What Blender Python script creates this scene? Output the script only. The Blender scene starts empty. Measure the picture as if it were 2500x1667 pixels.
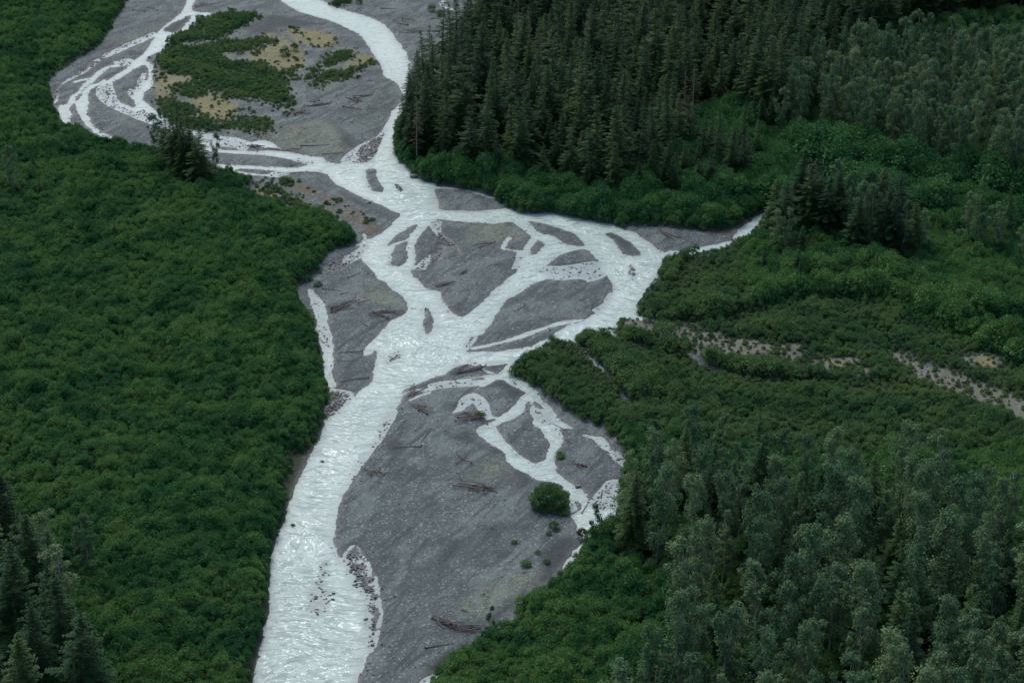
import bpy, math, random
import numpy as np
R = math.radians
rng = np.random.default_rng(7)
random.seed(7)
sc = bpy.context.scene
col = sc.collection

# ------------------------------------------------------------------ camera
CAM_H, PITCH, LENS = 210.0, 25.0, 70.0
cam_d = bpy.data.cameras.new("camera")
cam_d.lens = LENS; cam_d.sensor_width = 36.0; cam_d.clip_start = 1.0; cam_d.clip_end = 30000.0
cam = bpy.data.objects.new("camera", cam_d); col.objects.link(cam)
cam.location = (0, 0, CAM_H); cam.rotation_euler = (R(90 - PITCH), 0, 0)
sc.camera = cam

# ------------------------------------------------------------------ sky, sun, exposure
SUN_EL, SUN_AZ = 52.0, -25.0          # azimuth measured from +Y (away from the camera) towards +X
world = bpy.data.worlds.new("World"); sc.world = world; world.use_nodes = True
wn = world.node_tree.nodes; wl = world.node_tree.links
bg = wn["Background"]
sky = wn.new("ShaderNodeTexSky"); sky.sky_type = 'NISHITA'; sky.sun_disc = False
sky.sun_elevation = R(SUN_EL); sky.sun_rotation = R(SUN_AZ)
sky.air_density = 1.0; sky.dust_density = 3.0; sky.ozone_density = 0.6
wl.new(sky.outputs[0], bg.inputs[0]); bg.inputs[1].default_value = 0.13
sd = bpy.data.lights.new("sun", 'SUN'); sd.energy = 1.1; sd.angle = R(30); sd.color = (0.97, 1.0, 0.95)
sun = bpy.data.objects.new("sun", sd); col.objects.link(sun)
sun.rotation_euler = (R(90 - SUN_EL), 0, R(180 - SUN_AZ))
sun.location = (0, 400, 400)
sc.view_settings.view_transform = 'Standard'; sc.view_settings.look = 'None'
sc.view_settings.exposure = 0.70; sc.view_settings.gamma = 1.0
sc.cycles.use_denoising = True; sc.cycles.denoiser = 'OPENIMAGEDENOISE'; sc.cycles.denoising_input_passes = 'RGB_ALBEDO_NORMAL'; sc.cycles.denoising_prefilter = 'NONE'
sc.cycles.max_bounces = 4; sc.cycles.diffuse_bounces = 2; sc.cycles.glossy_bounces = 2
sc.cycles.transmission_bounces = 2; sc.cycles.caustics_reflective = False; sc.cycles.caustics_refractive = False

# ------------------------------------------------------------------ pixel -> ground
FPX = 2500 * LENS / 36.0
ct, st = math.cos(R(PITCH)), math.sin(R(PITCH))
def ground_pts(p, z=0.0):
    p = np.asarray(p, float).reshape(-1, 2)
    a = (p[:, 0] - 1250) / FPX; b = -(p[:, 1] - 833.5) / FPX
    dx, dy, dz = a, ct + b * st, -st + b * ct
    t = (z - CAM_H) / dz
    return np.stack([dx * t, dy * t], 1)
TILES = dict(A=(60, 0, 3.92), B=(520, 0, 3.92), C=(480, 300, 3.92), D=(900, 430, 3.92), E=(1300, 430, 3.92),
             F=(700, 600, 3.92), G=(1050, 680, 3.92), H=(940, 870, 3.92), I=(600, 900, 3.92), J=(600, 1267, 3.92),
             K=(1000, 1150, 3.92), L=(1900, 730, 3.92), M=(1450, 450, 2.24), N=(0, 0, 2.24), Q=(0, 0, 1.0))
def P(s):
    out = []; t = TILES['Q']
    for w in s.split():
        if w in TILES: t = TILES[w]; continue
        x, y = w.split(',')
        out.append((t[0] + float(x) / t[2], t[1] + float(y) / t[2]))
    return np.array(out)
def W(s): return ground_pts(P(s))
def smooth(p, closed=True, n=4):
    p = np.asarray(p); m = len(p); out = []
    for i in range(m if closed else m - 1):
        if closed: a, b, c, d = p[(i - 1) % m], p[i], p[(i + 1) % m], p[(i + 2) % m]
        else: a, b, c, d = p[max(i - 1, 0)], p[i], p[i + 1], p[min(i + 2, m - 1)]
        L = np.hypot(*(c - b)) + 1e-6
        m1 = (c - a) * .5; m2 = (d - b) * .5
        for mm in (m1, m2):                                  # no overshoot on short segments
            k = np.hypot(*mm)
            if k > L: mm *= L / k
        for k in range(n):
            t = k / n; t2, t3 = t * t, t ** 3
            out.append((2*t3-3*t2+1)*b + (t3-2*t2+t)*m1 + (-2*t3+3*t2)*c + (t3-t2)*m2)
    if not closed: out.append(p[-1])
    return np.array(out)

# ------------------------------------------------------------------ traced outlines
MAIN = ("B 300,-260 500,-100 640,0 760,80 880,130 1000,165 1110,195 1220,240 1320,290 1400,330 1450,380 1490,440 1520,500 1570,570 1620,650 1640,740 1700,760 1760,800 1800,860 1815,900 1825,960 1780,1000 1720,1060 1680,1130 1660,1200 1640,1270 1560,1320 1450,1370 1390,1400 1290,1480 1250,1545 "
 "C 1330,395 1240,420 1180,460 1250,490 1280,530 1330,580 1400,620 1480,660 1560,700 1650,740 1740,780 1850,830 1955,885 1900,930 1860,980 1780,1050 1690,1095 1600,1125 1540,1160 1530,1180 1590,1170 1580,1230 "
 "F 710,100 740,160 800,210 850,280 890,325 960,360 1000,420 1030,425 1080,460 1130,510 1155,560 1140,640 1080,670 1010,715 950,760 900,815 860,870 800,920 760,970 735,1045 780,1045 850,1000 865,1050 850,1120 830,1210 820,1280 760,1350 690,1400 640,1450 590,1490 540,1540 "
 "I 902,392 840,450 760,490 740,520 740,560 700,680 640,790 590,900 540,990 500,1060 470,1150 430,1260 390,1370 370,1480 330,1540 "
 "J 330,90 280,240 235,430 225,600 225,780 215,930 175,1030 150,1170 110,1300 80,1430 60,1568 20,1800 -20,2000 1000,2000 1060,1700 1075,1568 1120,1440 1170,1290 1190,1100 1180,1000 1160,780 1120,680 1040,620 1000,480 940,400 870,330 850,200 865,60 "
 "I 860,1500 865,1400 890,1310 940,1200 1000,1090 1030,1020 1090,920 1140,830 1230,720 1290,630 1320,560 1350,480 1400,400 1480,330 1500,270 "
 "H 230,350 280,290 320,260 400,230 490,195 570,180 620,130 700,90 780,80 920,95 1050,85 1160,75 1170,100 1250,150 "
 "G 810,910 830,850 920,770 1030,720 1110,650 1210,610 1300,640 1400,645 1405,640 1420,590 1480,565 1560,560 1640,590 1760,605 1850,622 1950,655 2100,720 2115,712 1960,640 1900,630 1850,608 1810,570 1770,520 1780,490 1820,410 1940,425 2070,430 2160,430 2280,420 2420,440 2600,455 2600,440 2450,428 2330,420 2180,398 2040,365 1980,320 "
 "E 1045,1210 1080,1150 1120,1090 1180,1020 1210,960 1240,900 1245,850 1290,810 1400,795 1490,792 1640,742 1830,714 1890,655 1990,620 2080,580 2150,490 2200,400 2310,345 2310,330 2220,350 2170,380 2110,400 2080,440 1990,500 1930,580 1870,620 1770,650 1650,670 1530,700 1420,720 1330,715 1260,720 1190,690 1130,640 1060,600 980,540 900,520 850,490 700,450 500,410 "
 "D 2000,390 1850,365 1700,350 1560,360 1450,350 1340,300 1280,310 1150,325 1000,335 850,330 720,330 660,310 670,260 640,200 640,120 640,75 520,40 420,10 "
 "C 2080,530 2070,480 1990,400 1920,310 1890,230 "
 "B 1730,1430 1760,1340 1790,1250 1800,1150 1820,1060 1850,980 1850,880 1880,760 1900,640 1870,570 1840,500 1800,430 1750,370 1700,300 1640,240 1550,190 1440,150 1340,120 1230,90 1130,60 1070,20 1040,0 950,-100 800,-260")
WATER_ADD = [MAIN,
 # left braids
 "A 1590,-160 1575,-60 1560,0 1530,70 1510,110 1450,170 1380,220 1330,260 1280,310 1240,370 1200,440 1160,500 1080,560 1030,610 960,670 860,730 790,770 740,810 710,850 700,890 710,930 760,970 830,1020 900,1060 970,1080 1050,1130 1140,1160 1250,1195 1330,1215 1420,1260 1550,1300 1650,1310 C 30,190 90,230 100,270 250,285 380,300 600,305 800,330 900,350 1080,400 1200,470 1330,395 1260,380 1200,330 1150,325 1010,305 880,280 840,255 760,220 700,180 620,168 520,185 480,175 380,145 260,135 130,115 44,84 -60,60 A 1500,1215 1420,1190 1330,1120 1260,1060 1180,1000 1130,950 1160,880 1220,820 1230,740 1235,650 1200,605 1160,590 1180,550 1270,510 1330,470 1350,430 1420,360 1450,310 1560,290 1600,230 1650,190 1650,140 1740,155 1780,130 1680,120 1610,110 1600,90 1620,40 1640,0 1650,-60 1660,-160",
 "C 1250,490 1180,470 1000,465 880,480 840,510 740,515 600,505 480,495 390,480 240,440 200,400 290,402 400,405 560,412 720,424 850,428 960,428 1080,405 1200,400",
 "A 1040,605 950,615 860,625 800,635 740,660 670,710 620,760 570,800 530,840 510,880 440,920 420,970 400,1000 330,1010 320,1060 340,1110 360,1170 400,1230 440,1190 440,1130 450,1090 430,1040 460,1000 490,950 540,880 610,830 700,740 750,700 800,655 900,640 1020,622",
 "A 760,760 700,800 640,810 570,860 540,920 490,980 500,1040 530,1100 560,1160 600,1210 660,1270 720,1350 780,1390 880,1370 845,1330 800,1300 720,1260 660,1210 620,1130 600,1060 610,960 620,880 680,830 740,810 790,780",
 # lower braids
 "H 1165,80 1120,130 1080,160 950,180 800,190 650,235 560,240 450,270 400,310 300,310 290,330 420,340 450,320 560,285 640,282 750,287 860,275 900,280 850,330 800,370 740,400 745,450 700,500 640,540 700,530 770,490 790,460 830,435 870,450 890,480 930,530 960,570 980,600 1060,600 1000,630 900,680 880,700 910,750 960,800 1040,850 1120,900 1160,960 1170,1000 1200,1020 1240,1060 1330,1110 1430,1170 1480,1190 1560,1200 1640,1210 1700,1240 1740,1310 1770,1400 1780,1470 1800,1540 K 1580,480 1600,560 1620,600 1650,640 1690,660 1640,690 1600,730 1560,780 1560,800 1500,870 1460,970 1400,1040 1440,1075 1480,1000 1540,890 1620,830 1680,790 1720,700 1740,620 1820,575 1880,530 1940,470 1990,390 1970,300 1995,200 2015,100 1980,110 1890,110 1890,200 1870,270 1830,300 1740,310 1730,330 1720,300 1700,230 1600,160 1500,90 1440,30 1390,0 H 1640,1100 1630,1040 1620,1000 1660,900 1700,810 1690,750 1650,700 1730,690 1795,685 1750,650 1680,600 1620,530 1550,460 1480,370 1440,310 1380,260 1300,200 1250,170 1250,150 1245,80",
 "H 1880,745 1960,755 2060,770 2110,800 2140,860 2180,910 2250,920 2290,970 2300,1040 2260,1010 2200,970 2150,910 2080,880 2030,820 1960,780",
 "F 220,430 260,480 310,520 340,560 370,640 380,740 410,850 410,920 440,960 440,1040 450,1140 430,1230 460,1300 485,1330 440,1370 390,1330 370,1230 350,1120 350,1000 310,900 280,860 300,760 290,680 270,600 235,540",
 "J 1640,1600 1700,1530 1830,1475 1830,1530 1780,1640 1700,1720",
 "G 1420,655 1520,660 1530,720 1560,770 1610,835 1640,880 1615,870 1580,830 1530,795 1490,745 1460,690",
]
WATER_SUB = [
 "C 1610,460 1650,440 1710,440 1720,500 1740,560 1790,620 1780,660 1720,660 1670,630 1640,570 1620,510",
 "D 470,465 440,470 350,510 260,570 200,630 190,660 260,640 370,605 400,560 430,520",
 "D 370,620 280,650 240,690 215,760 210,840 240,860 310,855 350,820 375,780 370,700",
 "D 670,415 800,425 940,440 1100,445 1200,455 1360,437 1430,480 1510,530 1560,585 1520,640 1480,700 1460,720 1450,760 1410,830 1430,880 1380,940 1300,1010 1220,1070 1150,1140 1090,1210 1010,1280 940,1330 880,1345 840,1340 780,1290 740,1230 700,1160 690,1110 590,1085 540,1060 470,1000 420,950 405,900 440,870 450,830 450,760 435,700 440,650 490,570 560,500 640,430",
 "D 1620,610 1680,650 1640,700 1610,750 1540,745 1570,670",
 "D 1520,432 1600,440 1720,465 1840,510 1950,545 2000,580 2040,620 2065,665 1980,670 1900,655 1840,630 1780,580 1720,560 1670,560 1610,520 1560,470",
 "D 2090,700 2150,760 2210,830 2240,880 2120,885 1950,895 1800,915 1650,920 1700,860 1770,800 1850,755 1950,720",
 "D 2170,912 2000,917 1850,935 1950,942 2080,935",
 "G 1112,10 1172,5 1272,10 1412,-5 1472,5 1512,35 1572,10 1632,-20 1692,-30 1722,20 1752,60 1757,110 1742,190 1702,240 1622,310 1532,370 1412,420 1292,460 1212,510 1170,550 1000,630 900,660 750,680 600,695 430,705 330,700 360,650 370,600 420,550 500,530 560,470 600,400 640,330 690,250 760,190 830,150 900,110 960,70 1040,30",
 "E 700,560 740,545 830,575 900,610 960,650 1010,700 1045,740 1030,760 960,765 880,740 830,690 800,640 760,600",
 "F 1310,600 1340,590 1390,640 1400,740 1390,830 1360,850 1310,845 1320,790 1300,740 1320,690 1330,640",
 "A 1150,625 1180,660 1188,700 1170,760 1110,840 1080,880 1000,895 1040,945 1060,1000 1050,1030 1000,1020 920,985 860,945 800,890 800,840 850,785 940,730 1060,660",
 "A 1590,150 1570,200 1520,260 1450,310 1380,310 1330,290 1400,230 1500,190",
 "C 200,200 300,200 440,250 470,268 350,262 220,255",
 "C 470,210 580,215 640,235 800,262 980,275 850,278 700,264 620,268 540,272 480,262 440,235",
 "C 380,455 450,440 600,450 740,455 760,466 690,490 600,495 480,480",
 "H 1100,220 1140,235 1220,280 1300,320 1345,350 1280,400 1260,450 1210,500 1140,545 1080,575 1020,555 990,510 980,450 940,400 880,365 860,345 900,310 1000,265",
 "H 1380,430 1350,490 1330,530 1250,580 1150,630 1080,655 1060,690 1110,760 1180,830 1240,890 1300,950 1370,995 1430,1020 1500,1000 1540,950 1565,880 1565,820 1530,750 1480,700 1430,660 1420,610 1410,550 1400,490",
 "H 1425,430 1450,440 1500,480 1550,530 1510,545 1450,500 1430,470",
 "H 1205,228 1240,238 1275,272 1240,272",
 "H 820,215 940,200 955,210 900,230 830,235",
 "H 1820,1390 1850,1380 1890,1420 1860,1480 1830,1470",
]
WATER_LINES = [  # (polyline, half width in metres)
 ("D 1350,590 1310,630 1285,690 1320,702 1450,722", .7), ("G 1440,402 1250,430 1050,490 850,560 700,605 550,640 420,665", .9),
 ("B 2250,-60 2235,-10 2190,30 2215,65 2290,95", 1.0), ("H 240,420 330,375 420,345", .5),
 ("A 1260,330 1130,390 1000,440 880,500 780,540", 1.2), ("H 950,120 990,150 1060,160", .5), ("A 480,790 540,770 620,755", .7),
 ("D 650,112 800,120 950,140 1100,180 1210,212", .6), ("M 300,740 420,752 520,768 640,785", .9),
]
SHALLOW = [  # (outline, strength): bed close under or just over the surface, stones breaking through
 ("B 1660,1200 1640,1270 1560,1320 1450,1370 1390,1420 1380,1500 1400,1560 1500,1540 1570,1500 1600,1400 1650,1290", 1.0),
 ("B 1660,1200 1560,1320 1390,1400 1290,1480 1240,1545 1380,1568 1560,1540 1620,1300", .62),
 ("C 1890,585 1940,590 1990,640 1950,660 1910,620", .95),
 ("D 620,440 690,440 690,520 740,580 800,620 850,670 900,740 880,755 820,720 760,670 700,620 640,560 610,500", .72),
 ("D 430,890 470,870 520,800 590,750 650,700 660,660 720,670 740,720 700,770 640,820 560,850 550,890 490,900 460,885", .72),
 ("D 1700,870 1900,850 2080,820 2200,830 2260,900 2250,960 2150,1000 2000,980 1800,990 1690,960", .55),
 ("D 1440,720 1500,760 1500,800 1420,870 1370,890 1400,820", .6),
 ("G 1740,140 1700,150 1680,200 1640,260 1560,300 1590,320 1680,270 1745,190", .7),
 ("E 930,830 960,850 1010,910 980,980 940,995 920,930", .92),
 ("F 1100,1000 1115,1050 1020,1130 970,1150 960,1080 1030,1010", .9),
 ("I 780,220 870,200 1020,235 980,320 910,390 840,450 760,490 735,440 790,330", 1.0),
 ("J 730,360 820,420 820,560 760,620 860,720 790,900 620,940 600,740 640,640 690,520", .75),
 ("J 1010,260 1080,260 1170,420 1260,600 1290,800 1290,1000 1240,1200 1180,1260 1185,1050 1160,760 1040,620 990,480 930,390", .94),
 ("C 1600,1060 1590,1180 1300,1330 1150,1420 1140,1460 1300,1440 1560,1290 1640,1200", .7),
 ("F 480,585 560,555 640,525 680,455 690,480 640,560 500,600", .72),
 ("F 220,420 340,560 420,900 440,960 370,1000 290,860 300,700", .62),
 ("A 720,830 830,800 900,990 1080,1060 1300,1150 1250,1200 1000,1100 760,990 690,900", .68),
 ("A 1070,880 1090,760 1140,700 1150,730 1110,840", .7), ("A 1000,850 1080,880 1040,950 1000,900", .72),
 ("A 1090,1050 1180,1060 1240,1110 1170,1130 1110,1090", .85),
 ("A 1240,340 1000,450 760,560 780,520 980,420 1240,310", .72),
 ("A 700,560 560,650 430,740 300,860 280,990 320,960 340,830 460,760 600,680 720,590", .66),
 ("A 850,590 1000,560 1040,610 900,630", .7),
 ("C 30,90 260,140 480,180 480,260 300,230 100,200", .62),
 ("C 700,480 880,470 830,510 700,510", .7), ("C 1000,320 1180,370 1080,400 900,340", .6),
 ("H 440,270 640,240 900,230 860,280 640,285 450,320", .72),
 ("H 740,400 860,360 960,430 1000,560 960,580 890,490 830,440 700,520", .6),
 ("H 1400,490 1460,500 1560,540 1640,640 1560,660 1470,620 1420,560", .66), ("H 2180,910 2290,960 2310,1050 2200,980", .9),
 ("K 1740,310 1890,110 2010,100 1990,300 1900,380 1780,390", .78), ("I 1300,560 1420,400 1450,420 1300,680 1100,940 1040,1010 1060,940 1240,700", .7),
 ("G 370,590 450,540 420,600 330,690", .8),
]
# everything between the two wooded banks
FLOOD = ("A 1090,-250 1030,-60 1010,0 960,60 920,130 870,200 840,280 760,380 700,460 600,520 500,580 420,640 330,700 250,770 235,850 260,930 270,1010 310,1080 350,1180 430,1240 560,1260 640,1320 720,1390 850,1400 950,1390 1030,1440 1130,1460 "
 "C -200,300 60,400 200,470 380,530 480,545 570,600 520,690 640,760 770,770 900,880 980,880 1100,915 1200,915 1300,940 1370,1020 1480,1060 1520,1110 1515,1170 1430,1200 1330,1230 1240,1280 1190,1340 1160,1440 1090,1520 "
 "F 240,300 180,370 90,400 100,500 150,570 190,650 230,720 270,850 300,930 330,1050 330,1200 370,1330 390,1420 385,1500 "
 "I 770,300 745,430 730,530 690,620 650,700 560,790 470,840 440,960 400,1060 390,1190 370,1290 365,1420 320,1500 260,1560 "
 "J 320,60 265,250 228,420 222,600 216,780 206,930 165,1030 140,1170 100,1300 70,1430 50,1568 10,1800 -30,2000 1500,2000 1640,1800 1720,1680 1800,1580 1860,1480 1920,1400 2010,1330 2100,1290 2210,1220 2280,1120 "
 "K 820,1560 910,1500 1010,1450 1050,1340 1150,1285 1250,1215 1330,1135 1390,1085 1470,1065 1510,970 1550,890 1650,815 1725,710 1745,620 1870,545 1940,480 2000,390 2000,300 2015,200 "
 "H 2260,1200 2300,1140 2325,1040 2320,960 2290,900 2271,823 G 1800,1540 1680,1450 1550,1400 1420,1370 1330,1300 1250,1220 1150,1170 1090,1090 1000,1020 900,965 840,945 800,915 830,850 920,770 1030,720 1110,650 1210,610 1300,640 1395,648 1470,700 1520,770 1590,840 1640,890 1620,835 1570,770 1535,720 1525,660 1410,655 1405,640 1420,590 1480,565 1560,560 1640,590 1760,605 1850,622 1950,655 2100,722 2115,708 1960,638 1900,628 1850,606 1810,570 1770,520 1780,490 1820,410 1940,425 2070,430 2160,430 2280,420 2420,442 2600,458 2600,438 2450,426 2330,418 2180,396 2040,363 1978,318 "
 "E 1043,1208 1080,1150 1120,1090 1180,1020 1210,960 1240,900 1245,850 1290,810 1400,795 1490,792 1640,742 1830,714 1890,655 1990,620 2080,580 2150,490 2200,405 2320,350 2320,325 2200,335 2080,395 2000,465 1900,505 1800,525 1600,525 1460,510 1300,495 1100,490 950,480 880,500 850,485 700,445 500,405 "
 "D 2000,385 1850,360 1700,345 1560,350 1450,345 1340,295 1290,280 1220,208 1100,163 900,106 760,80 640,70 520,36 425,8 C 2085,525 2075,475 1995,397 1925,307 1895,230 B 1735,1425 1765,1340 1795,1250 1805,1150 1825,1060 1858,985 2000,900 2150,830 2270,690 2350,600 2500,450 2800,150 3000,-250")
PATCH = [  # dense scrub on the islands
 "A 1440,340 1600,240 1650,165 1700,160 1750,190 1840,150 1940,130 2000,110 2060,130 2260,150 2200,195 2100,265 2000,320 1850,380 1750,410 1560,410 1480,450 1340,430",
 "B 0,430 100,400 300,390 450,365 580,370 560,410 450,470 330,500 240,540 130,520 0,560 -100,500",
 "A 1260,570 1330,480 1450,450 1600,460 1720,450 1850,420 1920,450 1900,560 2000,600 2150,600 B 350,600 480,610 560,650 640,700 700,680 850,640 790,700 700,800 740,870 760,960 740,1010 560,1010 400,970 250,950 130,960 A 1900,940 1780,890 1640,940 1500,950 1420,900 1380,840 1560,800 1580,740 1450,740 1330,700 1280,640",
 "A 1270,1000 1400,970 1560,1010 1640,1030 1700,1140 1850,1140 1900,1210 2000,1140 2150,1130 B 550,1150 560,1270 420,1290 300,1255 150,1255 0,1265 A 1700,1255 1600,1250 1450,1215 1330,1110",
 "B 1080,570 1200,500 1260,470 1350,500 1360,570 1280,590 1180,630 1060,640",
 "B 850,760 930,700 1000,620 1060,650 1000,720 1100,700 1250,680 1400,650 1540,600 1480,640 1400,690 1300,750 1150,790 1080,780 1040,850 990,850 960,780",
 "C 570,610 660,590 780,630 870,670 930,710 1060,780 1120,830 1200,870 1250,900 1200,890 1090,880 960,850 860,840 780,790 770,710 700,680 590,660",
 "C 740,560 800,545 920,570 920,600 820,600",
 "B 1130,45 1200,0 1330,0 1320,40 1200,70",
 "G 1790,500 1830,440 1870,560 1960,610 2100,680 2250,760 2350,800 2200,760 2000,680 1860,640 1810,580",
]
SPARSE = [  # thin scrub over moss and gravel
 "B 450,330 560,340 780,430 870,520 880,640 780,690 620,690 520,620 320,560 450,480 600,410", "B 650,270 860,270 1160,340 1180,450 960,470 740,400",
 "A 1250,560 1290,640 1330,720 1580,760 1560,860 1400,850 1450,960 1280,1010 1240,800", "A 1600,920 1800,900 2050,980 2200,1100 1900,1190 1720,1130",
 "B 0,920 230,1000 300,1130 420,1180 620,1180 620,1300 300,1330 0,1290", "B 700,800 860,700 900,840 760,900", "B 560,1000 840,960 800,1120 560,1120",
 "C 720,520 930,560 1120,660 1300,740 1500,800 1620,900 1760,1020 1640,1070 1400,950 1250,850 1100,740 880,640", "C 1190,660 1330,640 1420,730 1300,780",
 "C 1540,920 1700,920 1760,1010 1640,1040", "M 150,760 330,782 540,820 900,888 1110,908 1150,950 1110,1005 870,1000 640,972 360,898 190,830",
 "M 1150,1030 1260,975 1440,990 1540,1050 1480,1085 1300,1085", "M 1600,960 1660,955 1760,998 2060,1085 2230,1155 2452,1265 2452,1375 2130,1235 1880,1150 1720,1055",
 "M 2030,985 2130,965 2205,992 2185,1050 2090,1040",
]
MOSS = ["B 450,330 560,340 780,430 870,520 880,640 780,690 620,690 520,620 320,560 450,480 600,410", "B 690,300 860,290 1150,350 1170,440 960,460 760,400",
 "A 1270,690 1450,740 1580,750 1560,810 1400,850 1380,950 1280,1010 1250,820", "A 1620,930 1800,910 1930,960 1870,1110 1920,1180 1870,1200 1720,1120 1640,1020",
 "B 0,920 130,980 240,1040 100,1180 0,1150", "C 530,660 640,660 790,680 760,755 660,745 560,700", "C 980,855 1110,830 1180,850 1290,930 1180,910 1020,905", "B 1280,610 1420,540 1560,540 1500,620 1300,690",
 "M 2030,990 2130,960 2200,990 2180,1050 2130,1030 2060,1010", "M 1250,985 1390,1000 1420,1025 1280,1010", "G 1290,950 1390,960 1330,1020", "M 200,1200 290,1190 270,1260 190,1250",
 "C 1310,960 1350,960 1350,1010 1320,1000"]
TAN = [SPARSE[12]] + ["M 150,760 330,782 540,820 900,888 1110,908 1150,950 1110,1005 870,1000 640,972 360,898 190,830", "M 1150,1030 1260,975 1440,990 1540,1050 1480,1085 1300,1085",
 "M 1620,960 1760,1010 1890,1040 2060,1090 1990,1130 1860,1080 1700,1030", "B 880,280 1160,350 1180,450 980,470", "A 1600,1000 1900,1000 1900,1150 1700,1120"]
OLIVE = ["B 800,1180 1000,1160 1170,1200 1220,1330 1250,1450 1000,1490 760,1430 640,1300", "F 680,470 900,380 1040,430 1150,560 1140,630 900,600 700,520",
 "D 930,440 1200,455 1420,480 1500,540 1420,640 1200,640 960,680", "H 900,1130 1000,1000 1130,930 1180,990 1130,1150 960,1240 800,1220",
 "K 440,1330 700,1150 1000,1000 1200,900 1200,1100 900,1260 620,1400", "A 850,420 1000,340 1300,230 1340,250 1200,330 950,430", "A 640,900 700,1050 640,1050 610,960", "A 900,900 1020,930 1010,990 900,960",
 "A 700,920 830,1020 800,1020 690,950","A 960,1150 1060,1180 1040,1220 940,1190", "C 500,60 760,120 1000,200 900,260 620,160"]
BROWN = ["C 880,600 1120,640 1100,680 930,660", "C 1100,700 1330,720 1500,790 1380,800 1200,760", "C 1280,830 1560,850 1600,960 1770,1010 1640,1080 1540,980 1380,920",
 "I 700,520 760,540 680,720 560,850 470,960 430,1100 390,1250 350,1250 400,950 560,790 650,690", "E 1700,540 1950,500 2100,400 2200,330 2150,380 1990,520 1850,560"]
SAND = ["B 300,300 470,170 640,160 900,220 1100,240 900,260 640,270 560,330", "B 960,620 1080,500 1160,470 1000,640", "H 900,310 1100,225 1320,340 1260,400 1180,360 1080,300", "H 560,520 720,420 740,440 690,510",
 "K 300,960 330,760 400,680 640,600 500,740 400,860", "H 630,800 780,700 900,840 1120,900 1040,960 900,880 740,830", "H 15,850 100,800 200,850 190,890 100,950 30,920", "H 1250,1110 1420,1170 1380,1250 1160,1360 1280,1220",
 "A 1590,150 1500,190 1330,290 1450,310 1560,220", "B 1100,1150 1300,1300 1340,1400 1240,1420 1180,1250", "F 1260,1340 1490,1240 1480,1290 1330,1350", "K 1320,750 1560,640 1540,760 1340,1040 1000,1320 700,1560 560,1568 900,1280 1200,1080",
 "C 1400,680 1560,760 1640,820 1540,800", "G 500,835 740,825 620,880","E 700,560 830,575 960,650 860,700"]
CLEAR_LINES = [("M 440,880 600,1005 700,1048 850,1080 1000,1098 1150,1105", 1.2), ("M 1770,238 1900,250 2000,268", 1.2), ("G 1610,840 1700,930 1780,1030 1850,1130 1900,1200", 1.2), ("C 470,690 520,630 600,580", 1.2)]

# ------------------------------------------------------------------ signed distances on the ground grid
def spread(a, b, s): return np.arange(a, b, s)
core_x = np.concatenate([spread(-250, -125, .62), spread(-125, 125, .5), spread(125, 250.1, .62)])
grow = 252 + np.cumsum(1.5 * 1.16 ** np.arange(44))
xs = np.concatenate([-grow[::-1], core_x, grow])
core_y = np.concatenate([spread(262, 560, .5), spread(560, 850, .72)])
ys = np.concatenate([262 - np.cumsum(1.5 * 1.16 ** np.arange(42))[::-1], core_y, 851 + np.cumsum(1.5 * 1.16 ** np.arange(46))])
NX, NY = len(xs), len(ys)
GX, GY = np.meshgrid(xs, ys)
FAR = 9.0
def sdf(poly):
    """negative inside, clipped at +-FAR, on the ground grid"""
    d = np.full((NY, NX), FAR, np.float32); par = np.zeros((NY, NX), np.int8)
    m = len(poly)
    for i in range(m):
        a, b = poly[i], poly[(i + 1) % m]
        x0, x1 = np.searchsorted(xs, [min(a[0], b[0]) - FAR, max(a[0], b[0]) + FAR])
        y0, y1 = np.searchsorted(ys, [min(a[1], b[1]) - FAR, max(a[1], b[1]) + FAR])
        if x1 > x0 and y1 > y0:
            gx = GX[y0:y1, x0:x1] - a[0]; gy = GY[y0:y1, x0:x1] - a[1]
            e = b - a; L2 = e @ e + 1e-9
            t = np.clip((gx * e[0] + gy * e[1]) / L2, 0, 1)
            dd = np.hypot(gx - t * e[0], gy - t * e[1])
            np.minimum(d[y0:y1, x0:x1], dd, out=d[y0:y1, x0:x1])
        if a[1] != b[1]:
            r0, r1 = np.searchsorted(ys, [min(a[1], b[1]), max(a[1], b[1])])
            if r1 > r0:
                rows = np.arange(r0, r1)
                xc = a[0] + (ys[rows] - a[1]) / (b[1] - a[1]) * (b[0] - a[0])
                ci = np.searchsorted(xs, xc)
                ok = ci < NX
                np.add.at(par, (rows[ok], ci[ok]), 1)
    inside = (np.cumsum(par, axis=1, dtype=np.int32) & 1) == 1
    return np.where(inside, -d, d)
def sdf_s(s): return sdf(ground_pts(smooth(P(s))))
def line_d(s, w):
    p = ground_pts(smooth(P(s), False, 3)); d = np.full((NY, NX), FAR, np.float32)
    for a, b in zip(p[:-1], p[1:]):
        x0, x1 = np.searchsorted(xs, [min(a[0], b[0]) - FAR, max(a[0], b[0]) + FAR])
        y0, y1 = np.searchsorted(ys, [min(a[1], b[1]) - FAR, max(a[1], b[1]) + FAR])
        if x1 <= x0 or y1 <= y0: continue
        gx = GX[y0:y1, x0:x1] - a[0]; gy = GY[y0:y1, x0:x1] - a[1]; e = b - a
        t = np.clip((gx * e[0] + gy * e[1]) / (e @ e + 1e-9), 0, 1)
        np.minimum(d[y0:y1, x0:x1], np.hypot(gx - t * e[0], gy - t * e[1]), out=d[y0:y1, x0:x1])
    return d - w
def union(lst):
    d = np.full((NY, NX), FAR, np.float32)
    for s in lst: d = np.minimum(d, sdf_s(s))
    return d
_tabs = {}
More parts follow.
